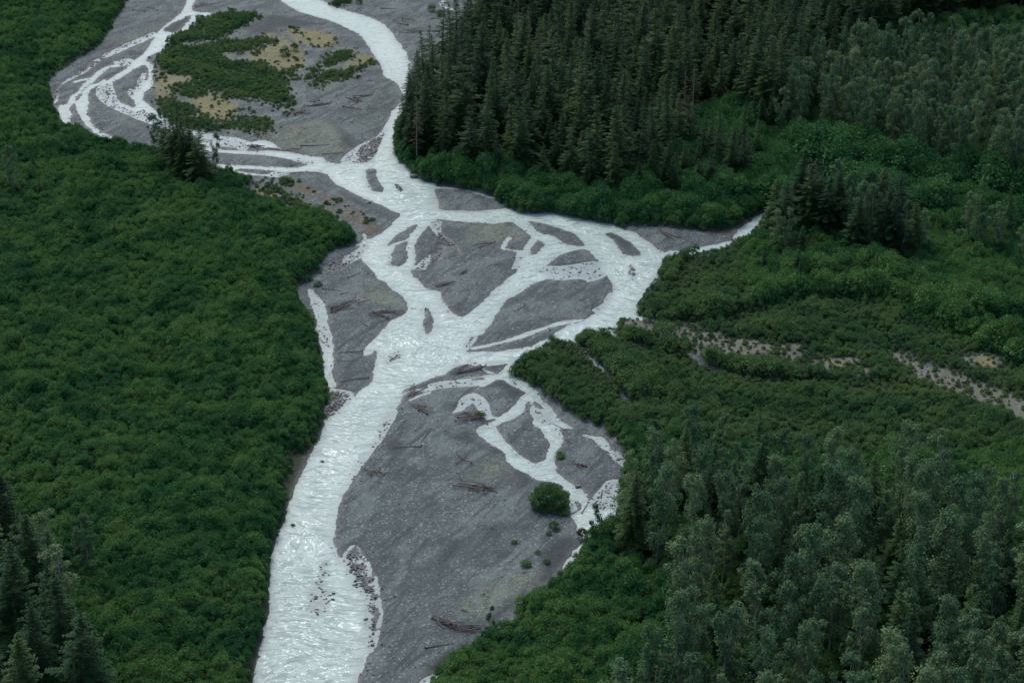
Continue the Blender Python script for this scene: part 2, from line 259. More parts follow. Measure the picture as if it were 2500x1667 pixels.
def vnoise(x, y, scale, seed):
    """smooth value noise in -1..1"""
    if seed not in _tabs: _tabs[seed] = np.random.default_rng(seed).uniform(-1, 1, (256, 256)).astype(np.float32)
    T = _tabs[seed]; u = x / scale + 37.3 * seed; v = y / scale + 11.7 * seed
    i = np.floor(u).astype(int); j = np.floor(v).astype(int); fu = u - i; fv = v - j
    fu = fu * fu * (3 - 2 * fu); fv = fv * fv * (3 - 2 * fv)
    g = lambda a, b: T[b & 255, a & 255]
    return (g(i, j) * (1 - fu) + g(i + 1, j) * fu) * (1 - fv) + (g(i, j + 1) * (1 - fu) + g(i + 1, j + 1) * fu) * fv
def fbm(x, y, scale, seed, o=3):
    r = 0; a = 1; n = 0
    for k in range(o): r = r + a * vnoise(x, y, scale / 2 ** k, seed + k); n += a; a *= .5
    return r / n

dW = union(WATER_ADD)
for s in WATER_SUB: dW = np.maximum(dW, -sdf_s(s))
for s, w in WATER_LINES: dW = np.minimum(dW, line_d(s, w))
dF = sdf_s(FLOOD)
dP = union(PATCH); dS = union(SPARSE)
dC = np.full((NY, NX), FAR, np.float32)
for s, w in CLEAR_LINES: dC = np.minimum(dC, line_d(s, w))
shal = np.zeros((NY, NX), np.float32)
for s, k in SHALLOW:
    d = sdf_s(s) + .5 * fbm(GX, GY, 3, 50)
    shal = np.maximum(shal, k * np.clip(.5 - d / 1.2, 0, 1))
def mask(lst, soft=1.5, n=1.5, seed=60):
    d = union(lst) + n * fbm(GX, GY, 4.0, seed) + n * .5 * vnoise(GX, GY, .9, seed + 9)
    return np.clip(.5 - d / (2 * soft), 0, 1)
mMoss = mask(MOSS, 1.2, 1.6, 61); mTan = mask(TAN, 2, 2.5, 63); mOlive = mask(OLIVE, 2.5, 2, 65); mBrown = mask(BROWN, 1.5, 2, 67); mSand = mask(SAND, 1.2, .8, 69)
mOlive = np.maximum(mOlive, .9 * np.clip(.55 - (dP + 2 * fbm(GX, GY, 5, 73)) / 12, 0, 1) * (dP < 8.9))
mSparse = np.clip(.5 - (dS + 1.5 * fbm(GX, GY, 4, 71)) / 3, 0, 1)

# ------------------------------------------------------------------ ground relief
dWn = dW + .55 * fbm(GX, GY, 3.5, 80) + .22 * vnoise(GX, GY, .9, 84)
land = np.clip(dWn, 0, None); wet_in = np.clip(-dWn, 0, None)
h = np.where(dWn > 0, .02 + .55 * (1 - np.exp(-land / 5.0)), -.7 * (1 - np.exp(-wet_in / 2.6)))
h = h + .05 * fbm(GX, GY, 7, 85) * np.clip(land / 3, 0, 1)
h += .10 * fbm(GX * .8 + GY * .55, GY * .3 - GX * .1, 5, 88) * np.clip((land - 1) / 5, 0, 1)
stone = rng.random((NY, NX)).astype(np.float32)
bed = (shal - .93) * .5 + .10 * fbm(GX, GY, 2.2, 90) + np.where(stone > .80, .16 * (stone - .80) / .20, 0)
h = np.where(shal > .05, h * (1 - np.clip(shal * 1.6, 0, 1)) + bed * np.clip(shal * 1.6, 0, 1), h)
h += np.where(dWn > -.3, .045 * (stone - .5), 0)
dFn = dF + .5 * fbm(GX, GY, 4, 95)
bank = np.clip(dFn / 1.3, 0, 1)
h = np.where(dFn > 0, h * (1 - bank) + bank * (1.5 + .5 * fbm(GX, GY, 25, 97) + .25 * fbm(GX, GY, 5, 98)), h)
clear = np.clip(.5 - dC, 0, 1)
h = h - clear * .9 * (dFn > 0)
GH = h.astype(np.float32)
def gz(x, y):
    i = np.clip(np.searchsorted(xs, x), 0, NX - 1); j = np.clip(np.searchsorted(ys, y), 0, NY - 1)
    return GH[j, i]
def samp(A, x, y):
    i = np.clip(np.searchsorted(xs, x), 0, NX - 1); j = np.clip(np.searchsorted(ys, y), 0, NY - 1)
    return A[j, i]

# ------------------------------------------------------------------ mesh and object helpers
def np_mesh(name, V, F, attrs=None, smooth_sh=False):
    me = bpy.data.meshes.new(name)
    V = np.asarray(V, np.float32).reshape(-1, 3); F = np.asarray(F, np.int32)
    k = F.shape[1]; nf = len(F)
    me.vertices.add(len(V)); me.vertices.foreach_set("co", V.ravel())
    me.loops.add(nf * k); me.loops.foreach_set("vertex_index", F.ravel())
    me.polygons.add(nf); me.polygons.foreach_set("loop_start", np.arange(0, nf * k, k, dtype=np.int32))
    if smooth_sh: me.polygons.foreach_set("use_smooth", np.ones(nf, bool))
    me.update(calc_edges=True)
    for an, (dom, val) in (attrs or {}).items():
        a = me.attributes.new(an, 'FLOAT', dom); a.data.foreach_set("value", np.asarray(val, np.float32).ravel())
    return me
def link(name, me, mat=None, parent=None):
    o = bpy.data.objects.new(name, me); col.objects.link(o)
    if mat is not None and me is not None and not me.materials: me.materials.append(mat)
    if parent: o.parent = parent
    return o
def tag(o, label=None, cat=None, group=None, kind=None):
    if label: o['label'] = label
    if cat: o['category'] = cat
    if group: o['group'] = group
    if kind: o['kind'] = kind
    return o
class MB:
    """collects tapered tubes and loose faces into one mesh"""
    def __init__(s): s.v = []; s.f = []; s.t = []
    def tube(s, pts, rad, n=6, cap=True):
        pts = np.asarray(pts, float); b = len(s.v); m = len(pts)
        for i in range(m):
            d = pts[min(i + 1, m - 1)] - pts[max(i - 1, 0)]; d = d / (np.linalg.norm(d) + 1e-9)
            up = np.array([0, 0, 1.]) if abs(d[2]) < .9 else np.array([1., 0, 0])
            u = np.cross(d, up); u /= np.linalg.norm(u); w = np.cross(d, u)
            for k in range(n):
                a = 2 * math.pi * k / n
                s.v.append(pts[i] + rad[i] * (math.cos(a) * u + math.sin(a) * w))
        for i in range(m - 1):
            for k in range(n):
                s.f.append((b + i*n + k, b + i*n + (k+1) % n, b + (i+1)*n + (k+1) % n, b + (i+1)*n + k))
        if cap:
            for i in (0, m - 1):
                c = len(s.v); s.v.append(pts[i])
                for k in range(n): s.f.append((b + i*n + k, b + i*n + (k+1) % n, c, c))
    def mesh(s, name, sm=True):
        me = bpy.data.meshes.new(name)
        me.from_pydata([tuple(v) for v in s.v], [], [f if f[2] != f[3] else f[:3] for f in s.f]); me.update()
        if sm: me.polygons.foreach_set("use_smooth", [True] * len(me.polygons))
        return me

# ------------------------------------------------------------------ materials
def mat_new(name):
    m = bpy.data.materials.new(name); m.use_nodes = True
    nt = m.node_tree; return m, nt, nt.nodes, nt.links, nt.nodes["Principled BSDF"]
def mix(nt, fac, a, b):
    n = nt.nodes.new("ShaderNodeMix"); n.data_type = 'RGBA'
    for sck, v in ((n.inputs[0], fac), (n.inputs[6], a), (n.inputs[7], b)):
        if hasattr(v, 'is_output'): nt.links.new(v, sck)
        elif isinstance(v, (int, float)): sck.default_value = v
        else: sck.default_value = (*v, 1)
    return n.outputs[2]
def math_n(nt, op, a, b=None, c=None, clamp=False):
    n = nt.nodes.new("ShaderNodeMath"); n.operation = op; n.use_clamp = clamp
    for sck, v in zip(n.inputs, (a, b, c)):
        if v is None: continue
        if hasattr(v, 'is_output'): nt.links.new(v, sck)
        else: sck.default_value = v
    return n.outputs[0]
def maprange(nt, v, a, b, c=0., d=1.):
    n = nt.nodes.new("ShaderNodeMapRange"); nt.links.new(v, n.inputs[0])
    for i, q in enumerate((a, b, c, d)): n.inputs[1 + i].default_value = q
    return n.outputs[0]
def attr(nt, name):
    n = nt.nodes.new("ShaderNodeAttribute"); n.attribute_name = name; return n.outputs['Fac']
def pos(nt): return nt.nodes.new("ShaderNodeNewGeometry").outputs['Position']
def noise(nt, vec, scale, detail=3, rough=.55, dist=0.):
    n = nt.nodes.new("ShaderNodeTexNoise"); nt.links.new(vec, n.inputs['Vector'])
    n.inputs['Scale'].default_value = scale; n.inputs['Detail'].default_value = detail; n.inputs['Roughness'].default_value = rough; n.inputs['Distortion'].default_value = dist
    return n.outputs['Fac']
def vmap(nt, vec, scale=(1, 1, 1), rot=(0, 0, 0)):
    n = nt.nodes.new("ShaderNodeMapping"); nt.links.new(vec, n.inputs[0]); n.inputs['Scale'].default_value = scale; n.inputs['Rotation'].default_value = rot
    return n.outputs[0]
def bump(nt, hgt, strength, dist, bsdf):
    n = nt.nodes.new("ShaderNodeBump"); n.inputs['Strength'].default_value = strength; n.inputs['Distance'].default_value = dist
    nt.links.new(hgt, n.inputs['Height']); nt.links.new(n.outputs[0], bsdf.inputs['Normal'])

def ground_material():
    m, nt, N, Lk, bs = mat_new("gravel_and_soil")
    p = pos(nt)
    vo = N.new("ShaderNodeTexVoronoi"); Lk.new(p, vo.inputs['Vector']); vo.inputs['Scale'].default_value = 5.5
    sep = N.new("ShaderNodeSeparateColor"); Lk.new(vo.outputs['Color'], sep.inputs[0])
    vo2 = N.new("ShaderNodeTexVoronoi"); Lk.new(p, vo2.inputs['Vector']); vo2.inputs['Scale'].default_value = 2.6
    sep2 = N.new("ShaderNodeSeparateColor"); Lk.new(vo2.outputs['Color'], sep2.inputs[0])
    n_big = noise(nt, vmap(nt, vmap(nt, p, (1, 1, 1), (0, 0, R(28))), (.12, .05, .05)), 1.0, 4, .6, 1.4)
    n_mid = noise(nt, p, .45, 4, .65)
    pr_ = vmap(nt, p, (1, 1, 1), (0, 0, R(28)))
    streak = noise(nt, vmap(nt, pr_, (.34, .06, .1)), 1.0, 4, .6, 1.2)
    stone_v = math_n(nt, 'POWER', sep.outputs[0], 1.7)
    n_fine = noise(nt, p, 2.2, 4, .75)
    dark = mix(nt, maprange(nt, n_fine, .35, .65), (.026, .036, .039), (.076, .093, .097))
    base = mix(nt, math_n(nt, 'MULTIPLY', stone_v, maprange(nt, n_mid, .3, .7, .25, 1.0)), dark, (.185, .214, .200))
    big_st = math_n(nt, 'GREATER_THAN', sep2.outputs[1], .93)
    base = mix(nt, math_n(nt, 'MULTIPLY', big_st, .7), base, (.28, .31, .29))
    dk_st = math_n(nt, 'GREATER_THAN', sep2.outputs[0], .9)
    base = mix(nt, math_n(nt, 'MULTIPLY', dk_st, .4), base, (.05, .05, .055))
    sandc = mix(nt, n_mid, (.019, .026, .027), (.034, .045, .047))
    sfac = math_n(nt, 'MAXIMUM', math_n(nt, 'MULTIPLY', attr(nt, 'sand'), .85), maprange(nt, streak, .53, .62, 0, .6))
    base = mix(nt, maprange(nt, n_big, .52, .38, 0, .55), base, mix(nt, sep.outputs[2], (.070, .086, .082), (.20, .225, .21)))
    base = mix(nt, sfac, base, sandc)
    base = mix(nt, maprange(nt, n_big, .47, .64, 0, .55), base, (.034, .044, .046))
    base = mix(nt, math_n(nt, 'MULTIPLY', attr(nt, 'olive'), maprange(nt, noise(nt, p, .9, 4, .7), .42, .62, .1, .75)), base, mix(nt, sep.outputs[1], (.10, .115, .06), (.22, .225, .15)))
    base = mix(nt, math_n(nt, 'MULTIPLY', attr(nt, 'brown'), maprange(nt, noise(nt, p, .7, 4, .7), .4, .6, .15, .9)), base, mix(nt, n_mid, (.07, .045, .022), (.15, .095, .04)))
    base = mix(nt, math_n(nt, 'MULTIPLY', attr(nt, 'tan'), maprange(nt, noise(nt, p, .6, 4, .7), .36, .56, .25, .9)), base, mix(nt, sep.outputs[0], (.105, .090, .058), (.150, .134, .094)))
    base = mix(nt, math_n(nt, 'MULTIPLY', attr(nt, 'moss'), maprange(nt, noise(nt, p, .8, 4, .7), .35, .6, .2, .95)), base, mix(nt, n_mid, (.135, .118, .04), (.245, .20, .07)))
    mul = N.new('ShaderNodeMix'); mul.data_type = 'RGBA'; mul.blend_type = 'MULTIPLY'; mul.inputs[0].default_value = 1; mul.inputs[7].default_value = (.94, 1.0, 1.02, 1); Lk.new(base, mul.inputs[6]); base = mul.outputs[2]
    base = mix(nt, math_n(nt, 'MULTIPLY', attr(nt, 'wet'), .62), base, (.035, .038, .043))
    soil = mix(nt, n_mid, (.011, .020, .009), (.024, .034, .017))
    base = mix(nt, attr(nt, 'soil'), base, soil)
    Lk.new(base, bs.inputs['Base Color'])
    Lk.new(maprange(nt, attr(nt, 'wet'), 0, 1, .85, .45), bs.inputs['Roughness'])
    bs.inputs['Specular IOR Level'].default_value = .3
    hh = math_n(nt, 'ADD', math_n(nt, 'MULTIPLY', sep.outputs[0], .6), math_n(nt, 'MULTIPLY', n_mid, .8))
    bump(nt, hh, 1.0, .22, bs)
    return m
def water_material():
    m, nt, N, Lk, bs = mat_new("silty_water")
    p = pos(nt); fast = attr(nt, 'fast'); thin = attr(nt, 'thin')
    warp = N.new("ShaderNodeTexNoise"); Lk.new(p, warp.inputs['Vector']); warp.inputs['Scale'].default_value = .035
    vm = N.new("ShaderNodeVectorMath"); vm.operation = 'MULTIPLY_ADD'; Lk.new(warp.outputs['Color'], vm.inputs[0]); vm.inputs[1].default_value = (26, 26, 0); Lk.new(p, vm.inputs[2])
    q = vm.outputs[0]
    n1 = noise(nt, vmap(nt, q, (.30, .75, .3), (0, 0, R(20))), 1.0, 5, .62, .8)
    n2 = noise(nt, vmap(nt, q, (1.0, 2.2, 1), (0, 0, R(-15))), 1.0, 4, .6, .6)
    n3 = noise(nt, p, .035, 3, .5, .5)
    tone = mix(nt, n3, (.255, .345, .318), (.375, .46, .435))
    tone = mix(nt, maprange(nt, n1, .34, .56, .70, 0), tone, (.135, .205, .188))  # wave troughs darkened in the colour: painted ripple shading on top of the bump
    ridge = math_n(nt, 'ABSOLUTE', math_n(nt, 'SUBTRACT', n1, .5))
    cap = math_n(nt, 'MULTIPLY', maprange(nt, ridge, .0, .045, 1, 0), maprange(nt, n2, .50, .56, 0, 1))
    cap = math_n(nt, 'MULTIPLY', cap, fast)
    tone = mix(nt, cap, tone, (.90, .92, .92))
    tone = mix(nt, math_n(nt, 'MULTIPLY', thin, .62), tone, (.15, .175, .18))
    Lk.new(tone, bs.inputs['Base Color'])
    bs.inputs['Roughness'].default_value = .32; bs.inputs['IOR'].default_value = 1.33
    hh = math_n(nt, 'ADD', math_n(nt, 'MULTIPLY', n1, 1.0), math_n(nt, 'MULTIPLY', n2, .30))
    nb = N.new("ShaderNodeBump"); nb.inputs['Distance'].default_value = .48; Lk.new(maprange(nt, fast, 0, 1, .25, 1.0), nb.inputs['Strength'])
    Lk.new(hh, nb.inputs['Height']); Lk.new(nb.outputs[0], bs.inputs['Normal'])
    return m
def leaf_material(name, c_dark, c_mid, c_light, patch=0.0, rand=.5, trans=.22):
    """c_dark..c_light are leaf colours that differ from leaf to leaf, plant to plant and stand to stand"""
    m, nt, N, Lk, bs = mat_new(name)
    lv = attr(nt, 'leaf')
    oi = N.new("ShaderNodeObjectInfo").outputs['Random']
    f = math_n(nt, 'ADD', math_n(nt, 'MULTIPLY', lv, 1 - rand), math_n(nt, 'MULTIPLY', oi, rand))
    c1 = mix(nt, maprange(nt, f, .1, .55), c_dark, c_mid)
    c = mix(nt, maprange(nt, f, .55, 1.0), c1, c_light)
    if patch:
        pn = noise(nt, pos(nt), .075, 4, .65, .5)
        c = mix(nt, maprange(nt, pn, .45, .68, 0, patch), c, c_light)
        c = mix(nt, maprange(nt, pn, .50, .32, 0, patch), c, c_dark)
    Lk.new(c, bs.inputs['Base Color']); bs.inputs['Roughness'].default_value = .7; bs.inputs['Specular IOR Level'].default_value = .06
    tr = N.new("ShaderNodeBsdfTranslucent"); Lk.new(c, tr.inputs[0])
    mx = N.new("ShaderNodeMixShader"); mx.inputs[0].default_value = trans
    Lk.new(bs.outputs[0], mx.inputs[1]); Lk.new(tr.outputs[0], mx.inputs[2]); Lk.new(mx.outputs[0], N["Material Output"].inputs[0])
    return m
def wood_material(name, a, b):
    m, nt, N, Lk, bs = mat_new(name)
    tc = N.new("ShaderNodeTexCoord").outputs['Object']
    oi = N.new("ShaderNodeObjectInfo").outputs['Random']
    f = math_n(nt, 'ADD', math_n(nt, 'MULTIPLY', noise(nt, tc, 2.5, 4, .6), .6), math_n(nt, 'MULTIPLY', oi, .45))
    Lk.new(mix(nt, maprange(nt, f, .2, .85), a, b), bs.inputs['Base Color']); bs.inputs['Roughness'].default_value = .9
    bump(nt, noise(nt, tc, 9, 3), .5, .04, bs)
    return m
def stone_material():
    m, nt, N, Lk, bs = mat_new("river_stone")
    oi = N.new("ShaderNodeObjectInfo").outputs['Random']
    Lk.new(mix(nt, oi, (.035, .038, .042), (.17, .175, .18)), bs.inputs['Base Color']); bs.inputs['Roughness'].default_value = .7
    return m

M_GROUND = ground_material(); M_WATER = water_material()
M_ALDER = leaf_material("alder_leaves", (.020, .082, .030), (.048, .148, .048), (.124, .218, .058), .75, .62)
M_FRINGE = leaf_material("bank_alder_leaves", (.018, .078, .032), (.044, .142, .046), (.100, .205, .056), .4, .5)
M_WILLOW = leaf_material("willow_leaves", (.036, .096, .040), (.068, .148, .054), (.140, .205, .064), .6, .4)
M_ISLAND = leaf_material("island_willow_leaves", (.036, .098, .040), (.072, .160, .052), (.155, .210, .066), .6, .5)
M_GRASSY = leaf_material("low_willow_leaves", (.045, .085, .035), (.075, .12, .045), (.14, .155, .06), .6, .5)
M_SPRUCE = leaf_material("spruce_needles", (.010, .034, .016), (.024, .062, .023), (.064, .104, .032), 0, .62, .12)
M_COTTON = leaf_material("cottonwood_leaves", (.042, .096, .048), (.088, .158, .076), (.175, .235, .106), 0, .6, .25)
M_DEADTWIG = leaf_material("dead_twigs", (.05, .04, .03), (.08, .065, .045), (.11, .10, .05), 0, .4, .05)
M_GREYTWIG = M_DEADTWIG
M_BARK = wood_material("spruce_bark", (.05, .04, .032), (.13, .11, .09))
M_PALEBARK = wood_material("cottonwood_bark", (.13, .125, .11), (.24, .23, .21))
M_DRIFT = wood_material("driftwood", (.050, .036, .032), (.17, .135, .12))
M_ROOT = wood_material("root_wood", (.020, .016, .015), (.05, .04, .035))
M_STONE = stone_material()

# ------------------------------------------------------------------ ground and river
idx = np.arange(NY * NX).reshape(NY, NX)
F = np.stack([idx[:-1, :-1], idx[:-1, 1:], idx[1:, 1:], idx[1:, :-1]], -1).reshape(-1, 4)
V = np.stack([GX, GY, GH], -1)
soil = np.clip((dFn + .2) / 1.0, 0, 1) * (1 - np.clip(mSparse * 1.4, 0, 1)) * (1 - clear)
soil = np.maximum(soil, np.clip(.3 - (dP + 2.2 * fbm(GX, GY, 5, 130)) / 4, 0, 1) * .5)
soil = np.maximum(soil, np.clip(1.6 + dF / 2.2, 0, 1) * ((GX < -8) & (GY < 470)) * 1.0)
wet = np.where(dF > 0, 0, np.clip(1 - (GH - .02) / .13, 0, 1))
me = np_mesh("ground", V, F, {'soil': ('POINT', soil), 'wet': ('POINT', wet), 'sand': ('POINT', mSand), 'olive': ('POINT', mOlive),
     'brown': ('POINT', mBrown), 'tan': ('POINT', mTan), 'moss': ('POINT', mMoss)}, True)
tag(link("ground", me, M_GROUND), "grey gravel bars and dark soil of the valley floor", "ground", None, 'structure')
wx = np.arange(-245, 245.1, 1.4); wy = np.arange(225, 848, 1.4)
WX, WY = np.meshgrid(wx, wy); wi = np.arange(WX.size).reshape(WX.shape)
WF = np.stack([wi[:-1, :-1], wi[:-1, 1:], wi[1:, 1:], wi[1:, :-1]], -1).reshape(-1, 4)
depth = -samp(GH, WX.ravel(), WY.ravel()); wd = samp(dW, WX.ravel(), WY.ravel()); wsh = samp(shal, WX.ravel(), WY.ravel())
fast = np.clip(.25 + np.clip(-wd / 5, 0, 1) * .9, 0, 1) * (1 - .7 * wsh) * np.clip((800 - WY.ravel()) / 250, .35, 1)
keep = (wd.reshape(WX.shape) < 4)
kf = keep[:-1, :-1] | keep[1:, 1:] | keep[:-1, 1:] | keep[1:, :-1]
zz = np.zeros(WX.size)
me = np_mesh("river", np.stack([WX.ravel(), WY.ravel(), zz], 1), WF[kf.ravel()], {'fast': ('POINT', fast), 'thin': ('POINT', np.clip(np.clip(.75 - depth / .6, 0, 1) * .9 + wsh * 1.3 * np.clip(1 - (depth - .05) / .3, 0, 1), 0, 1))}, True)
tag(link("river", me, M_WATER), "milky pale glacial river braiding through gravel bars", "river", None, 'structure')

# ------------------------------------------------------------------ plants: meshes
def cards(C, Nn, size, asp=.75):
    """one small quad per centre C facing Nn"""
    n = len(C); Nn = Nn / (np.linalg.norm(Nn, axis=1, keepdims=True) + 1e-9)
    r = rng.normal(size=(n, 3)); u = np.cross(Nn, r); u /= np.linalg.norm(u, axis=1, keepdims=True) + 1e-9
    w = np.cross(Nn, u); s = size.reshape(-1, 1)
    V = np.stack([C - u * s, C - w * s * asp, C + u * s, C + w * s * asp], 1).reshape(-1, 3)
    return V, np.arange(n * 4).reshape(n, 4)
def bush_mesh(name, rad, hgt, nclump, nleaf, lsize, upright=.3, lobes=(.30, .48), reach=.68):
    Cs, Ns, Ss, Lv = [], [], [], []
    for k in range(nclump):
        a = rng.uniform(0, 6.283); rr = rad * reach * math.sqrt(rng.random()); cr = rad * rng.uniform(*lobes)
        top = hgt * (1 - .55 * (rr / rad) ** 2) * rng.uniform(.78, 1.05)
        c = np.array([rr * math.cos(a), rr * math.sin(a), max(top - cr * .9, cr * .5)])
        n = nleaf // nclump
        d = rng.normal(size=(n, 3)); d[:, 2] = np.abs(d[:, 2]) * 1.1 - .35; d /= np.linalg.norm(d, axis=1, keepdims=True)
        rr_ = cr * (.65 + .45 * rng.random((n, 1))) * np.array([[1, 1, .95]])
        Cs.append(c + d * rr_); Ns.append(d + rng.normal(size=(n, 3)) * .55 + np.array([0, 0, .35])); Ss.append(lsize * rng.uniform(.6, 1.35, n))
        Lv.append(np.clip(.35 * rng.random() + .65 * rng.random(n), 0, 1))
    n = nleaf // 4                                            # skirt down to the ground
    a = rng.uniform(0, 6.283, n); z = hgt * .6 * rng.random(n); rr = rad * (.92 - .25 * z / hgt) * np.sqrt(rng.uniform(.4, 1, n))
    d = np.stack([np.cos(a), np.sin(a), np.full(n, .3)], 1)
    Cs.append(np.stack([rr * np.cos(a), rr * np.sin(a), z], 1)); Ns.append(d + rng.normal(size=(n, 3)) * .5); Ss.append(lsize * rng.uniform(.6, 1.3, n)); Lv.append(rng.random(n) * .8)
    n = int(nleaf * upright * .3)                             # leaders sticking out of the top
    a = rng.uniform(0, 6.283, n); rr = rad * .7 * np.sqrt(rng.random(n)); z = hgt * (1.02 - .5 * (rr / rad) ** 2) * rng.uniform(.9, 1.16, n)
    Cs.append(np.stack([rr * np.cos(a), rr * np.sin(a), z], 1)); Ns.append(rng.normal(size=(n, 3))); Ss.append(lsize * rng.uniform(.5, .9, n)); Lv.append(rng.random(n))
    C = np.concatenate(Cs); Vv, Ff = cards(C, np.concatenate(Ns), np.concatenate(Ss))
    return np_mesh(name, Vv, Ff, {'leaf': ('FACE', np.concatenate(Lv))})
def spruce_meshes(hgt, rad, bare=.1, dens=1.0, seed=0, gaps=.15):
    g = np.random.default_rng(seed)
    tr = MB(); lean = g.normal(size=2) * .012 * hgt
    zs = np.linspace(0, hgt, 7); path = [np.array([lean[0] * (z / hgt) ** 2, lean[1] * (z / hgt) ** 2, z]) for z in zs]
    tr.tube(path, [max(.012 * hgt * (1 - .93 * z / hgt), .025) for z in zs], 7)
    Vv, Ff, Lv = [], [], []; b = 0
    z = bare * hgt; az = 0.
    while z < hgt * .985:
        t = (z / hgt - bare) / (1 - bare)
        prof = (1 - t) ** .70 * (.75 + .25 * min(1, t * 6 + .2))
        nb = max(4, int((5 + 5 * (1 - t)) * dens))
        cx = np.array([lean[0] * (z / hgt) ** 2, lean[1] * (z / hgt) ** 2, z])
        wr = g.uniform(.8, 1.15)
        for k in range(nb):
            if g.random() < gaps: continue
            a = az + 6.283 * k / nb + g.normal() * .25; L = max(rad * prof * wr * g.uniform(.55, 1.25), .3)
            d = np.array([math.cos(a), math.sin(a), 0]); side = np.array([-d[1], d[0], 0])
            up0 = .40 * t + .05; droop = (.42 - .25 * t) * g.uniform(.6, 1.4); z0 = g.normal() * .12
            def pt(s): return cx + d * L * s + np.array([0, 0, z0 + L * (up0 * s - droop * s * s)])
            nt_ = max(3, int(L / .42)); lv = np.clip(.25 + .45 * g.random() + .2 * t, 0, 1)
            for s in np.linspace(.16, .93, nt_):
                p0 = pt(s); wl_ = (.24 + .40 * L * (1 - abs(s - .45)) * .55) * g.uniform(.75, 1.3)
                for sg in (-1, 1):
                    tip = p0 + side * sg * wl_ * .85 + d * wl_ * .55 + np.array([0, 0, -wl_ * g.uniform(-.02, .28)])
                    q = p0 + d * (.30 + .05 * L)
                    Vv += [p0 - d * .10, tip, q, p0 + np.array([0, 0, .09])]; Ff.append((b, b + 1, b + 2, b + 3)); b += 4
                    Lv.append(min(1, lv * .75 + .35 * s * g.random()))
            p1, p2 = pt(.72), pt(1.08)
            Vv += [p1 - side * .16, p2, p1 + side * .16, p1 + np.array([0, 0, .12])]; Ff.append((b, b + 1, b + 2, b + 3)); b += 4; Lv.append(min(1, lv + .2))
        az += 1.1; z += (.80 - .30 * t) * hgt / 28 * g.uniform(.85, 1.2) / dens ** .5
    top = path[-1]
    for k in range(5):
        a = 1.256 * k; d = np.array([math.cos(a), math.sin(a), 0]); p0 = top - np.array([0, 0, .8])
        Vv += [p0, p0 + d * .22, top + np.array([0, 0, .25]), p0 - d * .05]; Ff.append((b, b + 1, b + 2, b + 3)); b += 4; Lv.append(.7)
    return tr.mesh("spruce_trunk"), np_mesh("spruce_crown", np.array(Vv), np.array(Ff), {'leaf': ('FACE', Lv)})
def cottonwood_meshes(hgt, rad, seed=0, nclump=46, per=80, bare=.22, lsize=.20):
    g = np.random.default_rng(seed)
    tr = MB(); zs = np.linspace(0, hgt * .9, 6); wob = g.normal(size=(6, 2)) * .014 * hgt; wob[0] = 0
    path = [np.array([wob[i][0], wob[i][1], z]) for i, z in enumerate(zs)]
    tr.tube(path, [max(.012 * hgt * (1 - .9 * z / hgt), .04) for z in zs], 7)
    Cs, Ns, Ss, Lv = [], [], [], []
    nl = max(5, nclump // 5); a0 = g.uniform(0, 6.28)
    for k in range(nl):                                       # limbs, each carrying its own lobes of leaves
        t = (k + .3 + .5 * g.random()) / nl; zt = hgt * (bare + (1 - bare) * t * .97)
        prof = (math.sin(math.pi * min(1, .22 + .74 * t)) ** .6) * g.uniform(.65, 1.2)
        a = a0 + k * 2.4 + g.normal() * .5; ro = rad * prof * (.72 if t < .9 else .25)
        i = min(int(max(zt - ro, 0) / hgt * 5.5), 5); j = np.array([path[i][0], path[i][1], max(zt - ro * 1.3 - .6, hgt * .1)])
        tip = np.array([ro * math.cos(a), ro * math.sin(a), zt])
        tr.tube([j, (j + tip) / 2 + np.array([0, 0, -.2]), tip], [.09, .06, .02], 4, False)
        for q in range(max(2, nclump // nl)):
            f = g.uniform(.45, 1.08); c = j + (tip - j) * f + g.normal(size=3) * rad * .16 * np.array([1, 1, 1.1]); cr = rad * g.uniform(.17, .36)
            n = int(per * (.5 + .8 * g.random()) * (cr / rad / .27) ** 1.3)
            d = g.normal(size=(n, 3)); d[:, 2] += .25; d /= np.linalg.norm(d, axis=1, keepdims=True)
            Cs.append(c + d * cr * (.40 + .72 * g.random((n, 1))) * np.array([[1, 1, .95]]))
            Ns.append(d * .8 + g.normal(size=(n, 3)) * .6 + np.array([0, 0, .75])); Ss.append(lsize * g.uniform(.6, 1.4, n)); Lv.append(np.clip(.45 * g.random() + .55 * g.random(n), 0, 1))
    Vv, Ff = cards(np.concatenate(Cs), np.concatenate(Ns), np.concatenate(Ss))
    return tr.mesh("cottonwood_trunk"), np_mesh("cottonwood_crown", Vv, Ff, {'leaf': ('FACE', np.concatenate(Lv))})

SPRUCE = [spruce_meshes(28, 4.4, .10, 1.0, 1), spruce_meshes(28, 3.8, .16, .95, 2, .2), spruce_meshes(28, 5.0, .07, 1.05, 3), spruce_meshes(28, 3.4, .32, .9, 4, .25), spruce_meshes(28, 4.2, .12, 1.1, 5, .1), spruce_meshes(28, 3.9, .24, .75, 6, .42), spruce_meshes(28, 4.6, .15, .9, 7, .3), spruce_meshes(28, 3.2, .12, 1.1, 8, .12)]
DEADSPRUCE = [spruce_meshes(24, 2.3, .2, .7, 51, .45), spruce_meshes(24, 1.8, .3, .6, 52, .55)]
for t_, c_ in DEADSPRUCE: t_.materials.append(M_PALEBARK); c_.materials.append(M_DEADTWIG)
COTTON = [cottonwood_meshes(20, 3.9, 11, 56), cottonwood_meshes(20, 3.2, 12, 48), cottonwood_meshes(20, 4.4, 13, 64), cottonwood_meshes(20, 3.5, 14, 46, 80, .34), cottonwood_meshes(20, 4.0, 15, 60, 80, .15), cottonwood_meshes(20, 2.9, 16, 44, 80, .25), cottonwood_meshes(20, 4.2, 17, 52, 76, .3)]
SAPLING = cottonwood_meshes(8, 1.6, 21, 24, 40, .15, .18)
